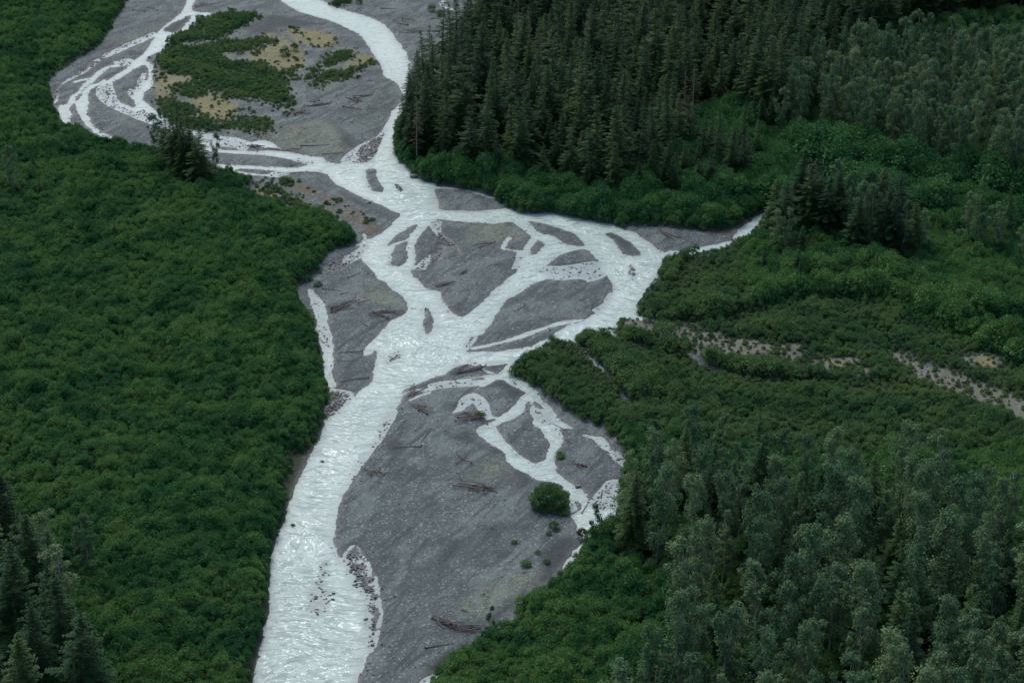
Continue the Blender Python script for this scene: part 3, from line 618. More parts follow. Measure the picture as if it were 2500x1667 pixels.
for t_, c_ in SPRUCE: t_.materials.append(M_BARK); c_.materials.append(M_SPRUCE)
for t_, c_ in COTTON + [SAPLING]: t_.materials.append(M_PALEBARK); c_.materials.append(M_COTTON)
BUSH = [bush_mesh("bush_leaves", r_, h_, c_ + 5, n_, .145, u_ + .7, (.20, .40), .80) for r_, h_, c_, n_, u_ in ((1.9, 3.2, 9, 800, .3), (1.7, 3.6, 8, 760, .5), (2.2, 2.9, 11, 900, .3), (1.5, 3.0, 7, 680, .6), (2.0, 3.4, 10, 860, .3), (1.8, 2.6, 8, 720, .3))]
BIGBUSH = bush_mesh("round_bush_leaves", 4.1, 4.2, 64, 7000, .16, .8, (.13, .26), .85)
for b_ in BUSH + [BIGBUSH]: b_.materials.append(M_WILLOW)

# ------------------------------------------------------------------ plants: placing
made = {}
def tree(kind, var, x, y, s, label, cat, group=None, rz=None, sx=1.0):
    tm, cm = var
    e = bpy.data.objects.new(kind, None); col.objects.link(e); e.empty_display_size = .5
    e.location = (x, y, float(gz(x, y)) - .15); e.rotation_euler = (random.gauss(0, .028), random.gauss(0, .028), rz if rz is not None else random.uniform(0, 6.28)); e.scale = (s * sx, s * sx, s)
    a = link("trunk", tm, None, e); b = link("crown", cm, None, e)
    tag(e, label, cat, group); return e, a, b
def in_poly(s, x, y):
    p = ground_pts(P(s)); c = np.zeros(x.shape, bool); m = len(p)
    for i in range(m):
        a, b = p[i], p[(i + 1) % m]
        k = ((a[1] > y) != (b[1] > y)) & (x < (b[0] - a[0]) * (y - a[1]) / (b[1] - a[1] + 1e-12) + a[0]); c ^= k
    return c
def poisson(s, dmin, tries=6, seed=1):
    g = np.random.default_rng(seed); p = ground_pts(P(s)); lo, hi = p.min(0), p.max(0)
    n = int((hi[0]-lo[0]) * (hi[1]-lo[1]) / dmin**2 * tries)
    q = g.uniform(lo, hi, (n, 2)); q = q[in_poly(s, q[:, 0], q[:, 1])]
    cell = {}; out = []
    for a in q:
        k = (int(a[0] // dmin), int(a[1] // dmin)); ok = True
        for i in (-1, 0, 1):
            for j in (-1, 0, 1):
                for b in cell.get((k[0]+i, k[1]+j), ()):
                    if (a[0]-b[0])**2 + (a[1]-b[1])**2 < dmin*dmin: ok = False; break
        if ok: cell.setdefault(k, []).append(a); out.append(a)
    return np.array(out)

def scatter_object(name, pts, variant, rot, scl, sources, mat, label, cat):
    """one object that stands for a mass nobody could count: its points carry copies of the plants in sources"""
    me = bpy.data.meshes.new(name); me.vertices.add(len(pts)); me.vertices.foreach_set("co", np.asarray(pts, np.float32).ravel())
    a = me.attributes.new("variant", 'INT', 'POINT'); a.data.foreach_set("value", np.asarray(variant, np.int32))
    a = me.attributes.new("turn", 'FLOAT_VECTOR', 'POINT'); a.data.foreach_set("vector", np.asarray(rot, np.float32).ravel())
    a = me.attributes.new("size", 'FLOAT_VECTOR', 'POINT'); a.data.foreach_set("vector", np.asarray(scl, np.float32).ravel())
    o = link(name, me); tag(o, label, cat, None, 'stuff')
    ng = bpy.data.node_groups.new(name, 'GeometryNodeTree')
    ng.interface.new_socket("Geometry", in_out='INPUT', socket_type='NodeSocketGeometry'); ng.interface.new_socket("Geometry", in_out='OUTPUT', socket_type='NodeSocketGeometry')
    n = ng.nodes; l = ng.links
    gi = n.new("NodeGroupInput"); go = n.new("NodeGroupOutput"); ip = n.new("GeometryNodeInstanceOnPoints"); g2 = n.new("GeometryNodeGeometryToInstance")
    def named(nm, ty):
        k = n.new("GeometryNodeInputNamedAttribute"); k.data_type = ty; k.inputs[0].default_value = nm; return k.outputs[0]
    for src in sources:
        parts = src if isinstance(src, (tuple, list)) else (src,)
        jn = n.new("GeometryNodeJoinGeometry")
        for so in parts:
            oi = n.new("GeometryNodeObjectInfo"); oi.inputs[0].default_value = so; oi.transform_space = 'ORIGINAL'
            out = oi.outputs['Geometry']
            if mat is not None:
                sm = n.new("GeometryNodeSetMaterial"); sm.inputs['Material'].default_value = mat; l.new(out, sm.inputs[0]); out = sm.outputs[0]
            l.new(out, jn.inputs[0])
        l.new(jn.outputs[0], g2.inputs[0])
    l.new(gi.outputs[0], ip.inputs['Points']); l.new(g2.outputs[0], ip.inputs['Instance']); ip.inputs['Pick Instance'].default_value = True
    l.new(named("variant", 'INT'), ip.inputs['Instance Index']); l.new(named("turn", 'FLOAT_VECTOR'), ip.inputs['Rotation']); l.new(named("size", 'FLOAT_VECTOR'), ip.inputs['Scale'])
    l.new(ip.outputs[0], go.inputs[0])
    md = o.modifiers.new("scatter", 'NODES'); md.node_group = ng
    return o

# --- lone bushes on the bars (each a thing of its own)
def bush(spot, var, s, label, hz=1.0, group=None, mat=None, name="willow_bush"):
    x, y = W(spot)[0]
    me_ = BUSH[var] if isinstance(var, int) else var
    if mat is not None:
        k = (id(me_), mat.name)
        if k not in made: made[k] = me_.copy(); made[k].materials.clear(); made[k].materials.append(mat)
        me_ = made[k]
    o = link(name, me_); o.location = (x, y, float(gz(x, y)) - .1); o.rotation_euler = (0, 0, random.uniform(0, 6.28)); o.scale = (s, s, s * hz)
    tag(o, label, "bush", group); return o
bush("H 1570,1440", BIGBUSH, 1.12, "big round green bush standing alone beside the lower braid", .95)
bush("H 1690,1500", 2, .9, "low green skirt of willow at the lower right foot of the big round bush", .6)
bush("H 1480,1470", 4, .7, "short willow at the lower left foot of the big round bush", .6)
bs_src = [
 bush("H 1670,965", 2, .72, "small low bright bush on the gravel edge between two braids", .6),
 bush("K 1380,560", 0, .72, "leafy bush just below the big round bush", .7),
 bush("K 1335,620", 1, .42, "small tuft of willow on cobbles left of the brown bush", .6),
 bush("K 1002,705", 3, .5, "tiny round green tuft alone on the wide gravel bar", .5),
 bush("K 1110,915", 4, .7, "low spreading green tuft, largest on the lower gravel bar", .45),
 bush("K 1310,885", 5, .5, "ragged little bush right of the low spreading tuft", .7)]
bush("K 1230,800", 1, .4, "sparse grey-green tuft above the ragged little bush", .6)
bush("K 1650,650", 3, .9, "brownish round bush on the stream edge near the forest", .9, None, M_DEADTWIG)
bush("G 1720,480", 0, .42, "dark bush on a tiny islet in the river near the right bank", .6)
bush("G 1715,512", 3, .33, "smaller dark tuft below the islet bush in the river", .6)
bush("H 905,590", 4, .7, "bright green bush growing out of the driftwood pile", .6, None, M_GRASSY)
bush("B 1180,52", 5, 1.0, "yellow-green bush at the far river edge", .8, None, M_GRASSY)
bush("B 1270,30", 2, 1.0, "broad yellow-green bush beside the far river edge", .8, None, M_GRASSY)
bush("B 1400,50", 0, .85, "pale green bush on the far gravel right of the river", .8, None, M_GRASSY)
bush("B 2095,120", 4, 1.0, "green bush on the far gravel bar before the forest", .8)
bush("B 2175,165", 5, 1.0, "rounded bush on the far gravel closest to the spruces", .9)
bush("A 1395,440", 1, 1.1, "dark bush at the left tip of the island scrub", .9)
bush("F 300,385", 2, .7, "low bush on the gravel left of the driftwood lines", .5)
bush("B 690,545", 4, 1.1, "dark bush in the yellow moss of the far island", .9)
bush("B 780,500", 3, 1.1, "upright bush at the right side of the yellow moss", .9)
bush("B 895,525", 3, .5, "single small bush on the grey path between the islands", .7)
bush("C 850,580", 0, .9, "bush on the gravel above the orange moss strip", .7)
bush("C 640,665", 3, .5, "little dark bush in the yellow grass clearing", .8)
bush("M 385,855", 4, 1.5, "large dark bush in the tan clearing right of the river", .7)
bush("M 495,905", 3, 1.0, "small dark bush low in the tan clearing", .8)
bush("M 290,780", 1, .9, "upright willow near the tip of the tan clearing", .9)
for k_, (sp_, s_) in enumerate((("I 860,590", .3), ("I 735,890", .42), ("I 545,1195", .34), ("I 450,1500", .4), ("J 840,715", .28))):
    bush(sp_, (3, 1, 5, 0, 3)[k_], s_, ("tiny leafy snag in the river near the left bank", "leafy branch caught in the river, largest snag there", "small dark snag in the river beside the cut bank",
         "leafy snag in the river where it starts to widen", "dark twig clump among the stones of the lower river")[k_], .6)

# --- thickets: masses of shrubs
HALF = 1260 / FPX
def cand(step, seed, y0=268, y1=830):
    g = np.random.default_rng(seed); out = []
    y = y0
    while y < y1:
        hw = (y * ct + CAM_H * st) * HALF * 1.10 + 14
        x = np.arange(-hw, hw, step); out.append(np.stack([x + g.uniform(-.5, .5, len(x)) * step, np.full(len(x), y) + g.uniform(-.5, .5, len(x)) * step], 1)); y += step
    return np.concatenate(out)
FOREST_S = "Q 985,262 1004,300 990,345 975,372 1010,412 1080,418 1200,448 1300,468 1400,478 1500,484 1600,474 1660,430 1690,380 1680,330 1700,285 1790,290 1850,325 1900,335 1930,300 1990,240 2060,170 2180,100 2300,60 2560,40 2560,-40 1230,-40 1190,60 1120,150 1060,215"
FOREST_C = "Q 1900,368 2000,392 2100,405 2200,434 2300,452 2400,472 2560,500 2560,60 2400,60 2250,120 2150,170 2050,230 1950,290"
FOREST_B = "Q 1505,1335 1560,1265 1640,1230 1700,1215 1850,1215 1960,1290 2060,1310 2120,1260 2260,1320 2400,1310 2560,1390 2700,1950 1470,1950 1500,1800 1560,1690 1620,1600 1710,1510 1640,1440 1550,1430"
WILLOW_Z = "E 1000,1310 1250,800 1500,770 1900,620 2100,800 2050,1100 2150,1300 Q 1880,770 2000,740 2150,760 2300,830 2560,960 2560,1100 2200,1150 1800,1120 1600,1080 1480,1060 1360,1020 1240,900 1250,860 1350,820 1420,800 1500,760"
FRINGE_Z = "Q 900,300 970,250 1010,420 1200,440 1500,470 1680,330 1800,270 1900,330 2150,345 2560,440 2560,560 2280,590 2100,560 1880,500 1760,510 1680,545 1450,545 1200,500 1000,450 920,380"
c0 = cand(1.42, 3); X, Y = c0[:, 0], c0[:, 1]
veg = (samp(dF, X, Y) > -.1) & (samp(dC, X, Y) > .2)
spm = samp(mSparse, X, Y); g3 = np.random.default_rng(5); keep_r = g3.random(len(X))
veg &= (spm < .5) | (keep_r < .55)
sp_d = samp(dS, X, Y)
fs = in_poly(FOREST_S, X, Y) | in_poly(FOREST_C, X, Y)
fb = in_poly(FOREST_B, X, Y)
veg &= ~fs | (keep_r < .25)
veg &= ~fb | (keep_r < .3)
inW = in_poly(WILLOW_Z, X, Y); inR = in_poly(FRINGE_Z, X, Y)
edge = np.clip(samp(dFn, X, Y) / 4.0, 0, 1)
mound = .65 * fbm(X, Y, 11, 120) + .75 * vnoise(X, Y, 4.2, 122); big = fbm(X, Y, 30, 124)
LOW = ["G 1400,640 1500,740 1610,850 1700,930 1780,1030 1850,1130 1900,1200", "M 220,870 430,958 600,1018 750,1058 1000,1092 1200,1100 1400,1104", "E 1290,800 1490,762 1640,708 1830,680 1900,618 1990,582 2080,542 2150,455 2220,400", "M 380,770 620,768 760,735 900,690 1050,650", "M 1000,640 1300,638 1530,645 1750,690 1900,790 2100,895 2352,1030", "Q 1970,400 2060,415 2180,440 2290,470 2400,480 2520,490",
       "Q 2060,440 2180,452 2300,480 2400,487 2520,505", "Q 1990,420 2080,500 2180,560 2260,545", "M 650,300 560,400 480,470 420,560", "Q 1890,735 2050,690 2250,740 2400,800"]
def ridge_factor(x, y):
    d = np.full(len(x), 30.); far = np.zeros(len(x), bool)
    for s in LOW:
        p = ground_pts(smooth(P(s), False, 3))
        for a, b in zip(p[:-1], p[1:]):
            e = b - a; t = np.clip(((x - a[0]) * e[0] + (y - a[1]) * e[1]) / (e @ e + 1e-9), 0, 1)
            q = np.hypot(x - a[0] - t * e[0], y - a[1] - t * e[1]); k = q < d
            d = np.where(k, q, d); far = np.where(k, y > a[1] + t * e[1], far)
    return np.where(far, 1 + .75 * np.clip(1 - d / 12, 0, 1), 1 - .48 * np.clip(1.3 - d / 9, 0, 1))
ridge_f = ridge_factor(X, Y)
def sizes(n, base, jit, g): return base * g.uniform(1 - jit, 1 + jit, n)
def thicket(name, sel, mat, base, label, seed, tall=1.0):
    g = np.random.default_rng(seed); x, y = X[sel], Y[sel]; n = len(x)
    s = sizes(n, base, .25 if base > .4 else .6, g) * (1 + .42 * mound[sel] + .22 * big[sel]) * ridge_f[sel] * np.clip(.55 + sp_d[sel] / 9, .55, 1) * (.55 + .45 * edge[sel]) * np.where(spm[sel] > .5, .8 * g.uniform(.5, 1.2, n), 1)
    z = gz(x, y) - .2
    scl = np.stack([s, s, s * tall * g.uniform(.85, 1.2, n)], 1)
    rot = np.stack([g.normal(0, .06, n), g.normal(0, .06, n), g.uniform(0, 6.28, n)], 1)
    return scatter_object(name, np.stack([x, y, z], 1), g.integers(0, 6, n), rot, scl, bs_src, mat, label, "thicket")
left = X < (ground_pts([[900, 833]])[0][0]) + (Y - 450) * -.03
rightbank = ~(X < -20) | (Y > 560) & (X > -45)
side_l = veg & ~inW & ~inR & ~((X > 0))
side_r = veg & ~inW & ~inR & (X > 0)
thicket("alder_thicket", side_l, M_ALDER, .82, "dense dark green alder thicket covering the whole left bank", 31)
thicket("alder_thicket", side_r, M_ALDER, .92, "green alder thicket on the right bank around the cottonwoods", 32)
thicket("bank_thicket", veg & inR & ~inW, M_FRINGE, 1.5, "bright bushy alder fringe at the foot of the spruce forest", 33)
thicket("willow_thicket", veg & inW, M_WILLOW, .72, "soft green willow thicket on the flats right of the river", 34, .95)
# scrub on the islands and thin scrub on moss
c1 = cand(1.25, 8, 400, 830); X1, Y1 = c1[:, 0], c1[:, 1]
r1 = np.random.default_rng(9).random(len(X1)); p1 = samp(dP, X1, Y1) + 2.2 * fbm(X1, Y1, 5, 130)
k1 = (r1 < np.clip(.44 - p1 / 7.5, 0, .9)) & (samp(dW, X1, Y1) > .3)
X, Y = X1[k1], Y1[k1]; mound = fbm(X, Y, 7, 131); big = fbm(X, Y, 20, 133); edge = np.clip(.35 - samp(dP, X, Y) / 4, 0, 1); spm = np.zeros(len(X)); ridge_f = np.ones(len(X)); sp_d = np.full(len(X), 9.)
thicket("willow_thicket", np.ones(len(X), bool), M_ISLAND, .5, "green willow scrub growing on the gravel islands upstream", 35, .8)
c2 = cand(1.15, 12, 300, 830); X2, Y2 = c2[:, 0], c2[:, 1]; r2 = np.random.default_rng(13).random(len(X2))
k2 = (samp(dS, X2, Y2) < 0) & (samp(dW, X2, Y2) > .8) & (r2 < .04 + .10 * ((X2 > 10) & (Y2 < 520)) + .95 * np.clip(vnoise(X2, Y2, 4.5, 134) + .4 * vnoise(X2, Y2, 1.8, 136) - .1, 0, 1)) & (samp(dP, X2, Y2) > 0)
X, Y = X2[k2], Y2[k2]; mound = fbm(X, Y, 7, 131); big = mound; edge = np.ones(len(X)); spm = np.zeros(len(X)); ridge_f = np.ones(len(X)); sp_d = np.full(len(X), 9.)
thicket("scattered_scrub", np.ones(len(X), bool), M_GRASSY, .30, "scattered low yellow-green scrub on moss and gravel", 36, .65)

# --- forests: the trees that show are things, the rest behind is one mass
def vis_order(q): return np.argsort(q[:, 1])
zs_ = poisson(FOREST_S, 5.7, 7, 41); zs_ = zs_[vis_order(zs_)]
front = zs_[:238]; rest = zs_[238:]
FS_LAB = (("dark green spruce in the front of the dense forest across the river", "spruces at the front of the forest"),
          ("dark spruce deeper inside the dense forest across the river", "spruces inside the forest"),
          ("yellowish green spruce inside the dense forest across the river", "yellowish spruces in the forest"))
src_sp = {}
for i, (x, y) in enumerate(front):
    v = int(rng.choice(8, p=[.16, .14, .14, .10, .14, .08, .14, .10])); s = rng.uniform(.52, 1.12) * (.85 if i < 40 else 1)
    if i > 12 and i % 23 == 7:
        tree('dead_spruce', DEADSPRUCE[i % 2], x, y, rng.uniform(.9, 1.15), 'grey dead spruce spire standing in the dense forest across the river', 'dead spruce', 'dead spruces in the forest'); continue
    lab, grp = FS_LAB[0] if i < 90 else FS_LAB[1]
    e, a, b = tree("spruce_tree", SPRUCE[v], x, y, s, lab, "spruce", grp, None, rng.uniform(1.1, 1.45))
    src_sp.setdefault(v, (a, b))
n = len(rest); g = np.random.default_rng(43)
if n:
    keys = sorted(src_sp)
    s = g.uniform(.55, 1.12, n)
    scatter_object("forest", np.stack([rest[:, 0], rest[:, 1], gz(rest[:, 0], rest[:, 1]) - .2], 1), g.integers(0, len(keys), n), np.stack([np.zeros(n), np.zeros(n), g.uniform(0, 6.28, n)], 1),
                   np.stack([s * 1.42, s * 1.42, s], 1), [src_sp[k] for k in keys], None, "dark mass of spruces filling the far forest", "forest")
zc = poisson(FOREST_C, 5.4, 7, 44); zc = zc[vis_order(zc)][:170]
for i, (x, y) in enumerate(zc):
    if rng.random() < .12: continue
    tree("cottonwood_tree", COTTON[int(rng.integers(0, 7))], x, y, rng.uniform(.85, 1.22), "pale grey-green cottonwood in the upper right woods", "cottonwood", "cottonwoods in the upper right woods", None, rng.uniform(.72, .98))
zb = poisson(FOREST_B, 5.9, 7, 45)
nb_ = 0
for i, (x, y) in enumerate(zb):
    if rng.random() < .22:
        if nb_ < 60: tree("spruce_tree", SPRUCE[int(rng.integers(0, 5))], x, y, rng.uniform(.5, .78), "dark young spruce among the cottonwoods of the lower right woods", "spruce", "young spruces in the lower right woods", None, 1.4); nb_ += 1
        continue
    tree("cottonwood_tree", COTTON[int(rng.integers(0, 7))], x, y, rng.uniform(.85, 1.30), "grey-green cottonwood in the lower right woods", "cottonwood", "cottonwoods in the lower right woods", None, rng.uniform(.70, .95))
# groves traced one by one: base pixel, height in metres, kind
def lone(spot, hgt, kind, label, group=None, sx=1.0, v=None):
    x, y = W(spot)[0]
    if kind == 's': var = SPRUCE[int(rng.integers(0, 5)) if v is None else v]; return tree("spruce_tree", var, x, y, hgt / 28, label, "spruce", group, None, sx)
    var = COTTON[int(rng.integers(0, 7)) if v is None else v]; return tree("cottonwood_tree", var, x, y, hgt / 20, label, "cottonwood", group, None, sx)
G1 = "spruces of the grove on the left bank"
lone("N 845,890", 15, 'c', "thin dark poplar-like tree at the left end of the left bank grove", None, .8, 3)
lone("N 890,860", 15, 'c', "slender leafy tree behind the left side of the left bank grove", None, .75, 1)
for sp_, hh_ in (("N 925,930", 17), ("N 965,975", 19), ("N 1000,930", 19.5), ("N 1025,985", 19), ("N 1045,945", 17), ("N 945,950", 16), ("N 985,960", 18), ("N 1060,985", 15), ("N 1010,1000", 14)): lone(sp_, hh_, 's', "dark spruce packed in the middle of the left bank grove", G1, 1.35)
lone("N 1100,1035", 18, 's', "broad nearest spruce of the left bank grove", None, 1.5, 2)
lone("N 1070,1000", 15, 's', "shorter spruce tucked behind the nearest one in the left bank grove", None, 1.0, 0)
lone("N 1185,985", 14, 'c', "slim see-through tree at the right end of the left bank grove", None, .7, 3)
lone("N 75,1090", 16, 'c', "pale bluish tree standing alone in the left thicket", None, .9, 0)
lone("N 195,980", 8, 's', "small dark spruce rising from the left thicket", None, 1.2)
lone("N 632,1345", 7, 's', "little spruce tip in the middle of the left thicket", None, 1.3)
lone("N 225,1110", 6, 's', "low dark spruce near the pale bluish tree", None, 1.3)
for sp_, hh_, k_, lb_ in (("Q 34,1455", 27, 's', "tall dark spruce at the left edge above the others"), ("Q 98,1540", 25, 's', "dark spruce second from the left edge in the lower left grove"),
    ("Q 152,1570", 21, 'c', "pale leafy tree in the middle of the lower left grove"), ("Q 55,1650", 26, 's', "bluish dark spruce low at the left edge"), ("Q 8,1580", 26, 's', "spruce half cut by the left edge"),
    ("Q 186,1705", 26, 's', "large grey-brown spruce nearest the thicket in the lower left grove"), ("Q 205,1830", 26, 's', "spruce top at the bottom edge left of the thicket"), ("Q 218,1430", 15, 'c', "short grey-green tree at the right side of the lower left grove"),
    ("Q 110,1760", 24, 's', "spruce at the bottom edge in the left corner"), ("Q 20,1820", 24, 's', "spruce in the very bottom left corner"), ("Q 150,1660", 24, 's', "dark spruce behind the large grey-brown one in the lower left grove"), ("Q 62,1520", 22, 's', "dark spruce between the two left edge trees"), ("Q 245,1790", 22, 's', "rightmost spruce top at the bottom edge of the lower left grove"), ("Q 92,1860", 25, 's', "spruce top at the bottom edge next to the corner one"), ("Q 120,1440", 17, 'c', "pale tree behind the second spruce of the lower left grove")):
    lone(sp_, hh_, k_, lb_, None, 1.5 if k_ == 's' else 1.0)
for i, (sp_, hh_, k_) in enumerate((("M 985,300", 17, 's'), ("M 1030,330", 18, 's'), ("M 1110,260", 21, 's'), ("M 1160,300", 22, 's'), ("M 1210,270", 21, 's'), ("M 1300,260", 20, 'c'), ("M 1270,330", 19, 's'), ("M 1380,330", 20, 'c'),
    ("M 1450,380", 20, 'c'), ("M 1500,410", 21, 'c'), ("M 1420,420", 17, 's'), ("M 1570,400", 20, 's'), ("M 1620,420", 18, 's'), ("M 1680,430", 17, 'c'), ("M 1740,420", 16, 's'), ("M 1790,415", 14, 'c'), ("M 1650,330", 20, 's'), ("M 1560,320", 21, 's'),
    ("M 1480,300", 20, 'c'), ("M 1050,400", 13, 'c'), ("M 985,400", 13, 'c'), ("M 1130,430", 10, 's'), ("M 1320,300", 19, 's'))):
    lone(sp_, hh_, k_, "dark spruce in the grove at the head of the side creek" if k_ == 's' else "pale cottonwood in the grove at the head of the side creek", "spruces of the creek grove" if k_ == 's' else "cottonwoods of the creek grove", 1.7 if k_ == 's' else .95)
g = np.random.default_rng(91)
for px_, py_ in ((1560,500),(1590,488),(1622,492),(1650,480),(1668,455),(1700,450),(1712,430),(1690,410),(1728,410),(1742,440),(1760,425),(1780,470),(1795,455),(1810,470),(1825,445),(1705,480),(1640,505),(1730,490),(1815,400),(1845,420),(1715,395),(1760,390),(1500,500),(1440,494),(1860,345),(1880,352),(1835,335),(1820,350)):
    lone(f"Q {px_},{py_}", g.uniform(10, 19), 's', "dark spruce scattered through the alders between the forest and the creek", "spruces in the creek alders", g.uniform(1.0, 1.4))
for sp_, hh_, k_, lb_ in (("M 925,530", 9, 's', "small spruce in the willows left of the creek grove"), ("M 1100,560", 11, 's', "pale young spruce in the willows below the creek grove"), ("M 1125,600", 9, 's', "short spruce just below the pale young one in the willows"),
    ("M 1260,610", 7, 's', "low spruce in the thicket below the creek grove"), ("M 2030,350", 16, 'c', "pale cottonwood left of the right edge clump"), ("M 2100,330", 19, 's', "dark spruce in the clump near the right edge"), ("M 2190,420", 16, 'c', "silvery tree in front of the clump near the right edge"),
    ("M 2250,330", 18, 's', "dark spruce right of the silvery tree near the right edge"), ("M 2340,480", 15, 'c', "pale tree cut by the right edge beside the thicket"), ("M 2090,400", 12, 'c', "short pale tree at the foot of the right edge clump"),
    ("Q 1740,470", 15, 's', "dark spruce in the alders where the creek begins"), ("Q 1775,455", 16, 's', "taller dark spruce behind the creek beginning"), ("Q 1800,440", 14, 's', "spruce right of the taller one behind the creek beginning"), ("Q 1850,315", 12, 's', "young spruce beside the bright alder hill"),
    ("Q 1970,400", 12, 'c', "grey-green young tree on the alder slope"), ("Q 2160,440", 11, 's', "low bluish spruce on the alder slope"), ("Q 1098,436", 8, 's', "bluish young spruce at the river edge of the forest"),
    ("Q 1600,1180", 15, 'c', "cottonwood at the upper left corner of the lower right woods"), ("Q 1690,1160", 16, 'c', "tall pale cottonwood above the lower right woods")):
    lone(sp_, hh_, k_, lb_)
def sapling(spot, s, label):
    x, y = W(spot)[0]; tree("cottonwood_sapling", SAPLING, x, y, s, label, "sapling")
sapling("K 1775,700", 1.05, "thin young tree over the water near the brown bush"); sapling("K 765,1560", .75, "small young tree at the thicket tip by the bottom gravel")

# ------------------------------------------------------------------ driftwood
def log_mesh(L, r, root, seed):
    g = np.random.default_rng(seed); m = MB(); n = 6
    bend = g.normal(size=2) * .03 * L
    pts = [np.array([L * (k / n - .5), bend[0] * math.sin(math.pi * k / n), r * .9 + abs(bend[1]) * .3 * math.sin(math.pi * k / n)]) for k in range(n + 1)]
    m.tube(pts, [r * (1 - .6 * k / n) for k in range(n + 1)], 6)
    for k in range(int(g.integers(1, 4))):
        t = g.uniform(.35, .95); c = np.array([L * (t - .5), 0, r]); d = np.array([g.uniform(.2, .9), g.normal(), abs(g.normal()) * .5]); d /= np.linalg.norm(d)
        m.tube([c, c + d * L * g.uniform(.06, .16)], [r * .35, r * .1], 4)
    rm = None
    if root:
        rm = MB(); c = np.array([-L / 2, 0, r * .9])
        for k in range(11):
            a = 6.283 * k / 11 + g.normal() * .2; d = np.array([-.35 + g.normal() * .25, math.cos(a), math.sin(a) * .8 + .1]); q = r * g.uniform(2.2, 4.2)
            rm.tube([c + np.array([r * .6, 0, 0]), c + d * q * .5, c + d * q + np.array([-.1, 0, g.normal() * .1])], [r * .75, r * .4, r * .1], 5)
    return m.mesh("driftwood_log"), (rm.mesh("root_wad") if rm else None)
_ls = [1000]
def log(p, ang, L, r, root, label, group=None, z=0.0, tilt=0.0):
    _ls[0] += 1; tm, rm = log_mesh(L, r, root, _ls[0])
    zz_ = max(float(gz(p[0], p[1])), -.05) + z
    if rm is None:
        o = link("driftwood_log", tm, M_DRIFT)
    else:
        o = bpy.data.objects.new("driftwood_log", None); col.objects.link(o); o.empty_display_size = .3
        link("stem", tm, M_DRIFT, o); link("root_wad", rm, M_ROOT, o)
    o.location = (p[0], p[1], zz_); o.rotation_euler = (0, tilt, ang); tag(o, label, "log", group); return o
def one_log(a, root, label, r=None):
    q = W(a); d = q[1] - q[0]; L = np.hypot(*d); c = q.mean(0)
    return log(c, math.atan2(d[1], d[0]), L, r or min(.19, max(.09, .019 * L)), root, label)
def jam(a, n, width, where, lmin=.35, lmax=.9, pile=.5, r=(.08, .17), swing=.35, roots=.25):
    q = W(a); d = q[1] - q[0]; L = np.hypot(*d); u = d / L; w = np.array([-u[1], u[0]]); base = math.atan2(d[1], d[0])
    lens = sorted(rng.uniform(lmin, lmax, n) * L, reverse=True)
    for k, l_ in enumerate(lens):
        c = q[0] + u * (L * rng.uniform(.5 * l_ / L, 1 - .5 * l_ / L + .02)) + w * rng.normal() * width
        lab = ("longest driftwood log " if k == 0 else "weathered brown driftwood log ") + where
        log(c, base + rng.normal() * swing + (math.pi if rng.random() < .5 else 0), l_, rng.uniform(*r), rng.random() < roots, lab, None if k == 0 else "logs " + where, z=pile * rng.random() * min(1, k / 3), tilt=rng.normal() * .04)
jam("H 150,400 330,255", 10, 1.0, "in the jam on the upper left corner of the big bar", .35, .8, .9, (0.063, 0.141), .4, .3)
jam("H 160,420 440,560", 12, .9, "in the heap trailing below the corner jam", .25, .6, .7, (0.058, 0.130), .5, .3)
jam("H 590,190 990,120", 18, 1.5, "in the long jam below the main channel", .25, .7, .6, (0.053, 0.119), .3, .2)
jam("H 640,600 1000,600", 24, 1.5, "in the tangled pile with the green bush", .25, .7, 1.0, (0.053, 0.130), .5, .3)
jam("H 700,975 780,1060", 7, .6, "in the small dark heap above the wide bar", .4, 1.0, .5, (0.053, 0.108), .7, .6)
jam("H 660,1250 1090,1310", 16, .75, "in the long heap in the middle of the wide bar", .3, .8, .7, (0.063, 0.130), .18, .35)
jam("H 1750,1030 1920,1100", 8, .7, "in the bundle right of the lower braid", .4, .95, .5, (0.053, 0.108), .35, .4)
jam("I 1215,960 1330,1055", 8, .6, "in the small pile near the left side of the wide bar", .4, .95, .5, (0.053, 0.108), .45, .5)
jam("J 1820,950 2010,1060", 12, .7, "in the curved stack near the bottom, left half", .4, .9, .8, (0.063, 0.130), .2, .3)
jam("J 1880,1060 2260,1060", 14, .7, "in the curved stack near the bottom, right half", .35, .9, .6, (0.063, 0.119), .12, .2)
jam("F 385,630 800,530", 16, .9, "in the long row on the middle left bar", .25, .6, .6, (0.074, 0.162), .2, .3)
jam("F 790,650 1010,715", 10, .6, "in the upper curved row on the middle left bar", .35, .8, .4, (0.069, 0.141), .22, .3)
jam("F 820,640 1140,640", 8, .6, "along the right edge of the middle left bar", .3, .7, .3, (0.069, 0.130), .15, .3)
jam("D 580,1085 820,1030", 9, .6, "in the lower half of the row on the diamond bar", .3, .7, .5, (0.074, 0.152), .18, .2)
jam("D 820,970 950,910", 6, .5, "in the upper half of the row on the diamond bar", .4, .9, .5, (0.074, 0.152), .18, .3)
jam("D 980,690 1210,645", 6, .6, "at the foot of the olive patch on the diamond bar", .3, .7, .3, (0.074, 0.141), .15, .2)
jam("C 480,225 640,245", 8, .9, "at the head of the jam in the left braid", .4, .9, .5, (0.084, 0.162), .25, .4)
jam("C 640,245 980,275", 5, .5, "in the tail of the jam in the left braid", .4, .9, .3, (0.084, 0.152), .08, .2)
jam("E 1230,530 1430,630", 7, .9, "on the gravel below the forest fringe", .4, .9, .3, (0.074, 0.141), .25, .3)
jam("B 1240,955 1420,985", 6, 1.0, "in the reddish heap on the far bar", .35, .8, .5, (0.084, 0.162), .25, .3)
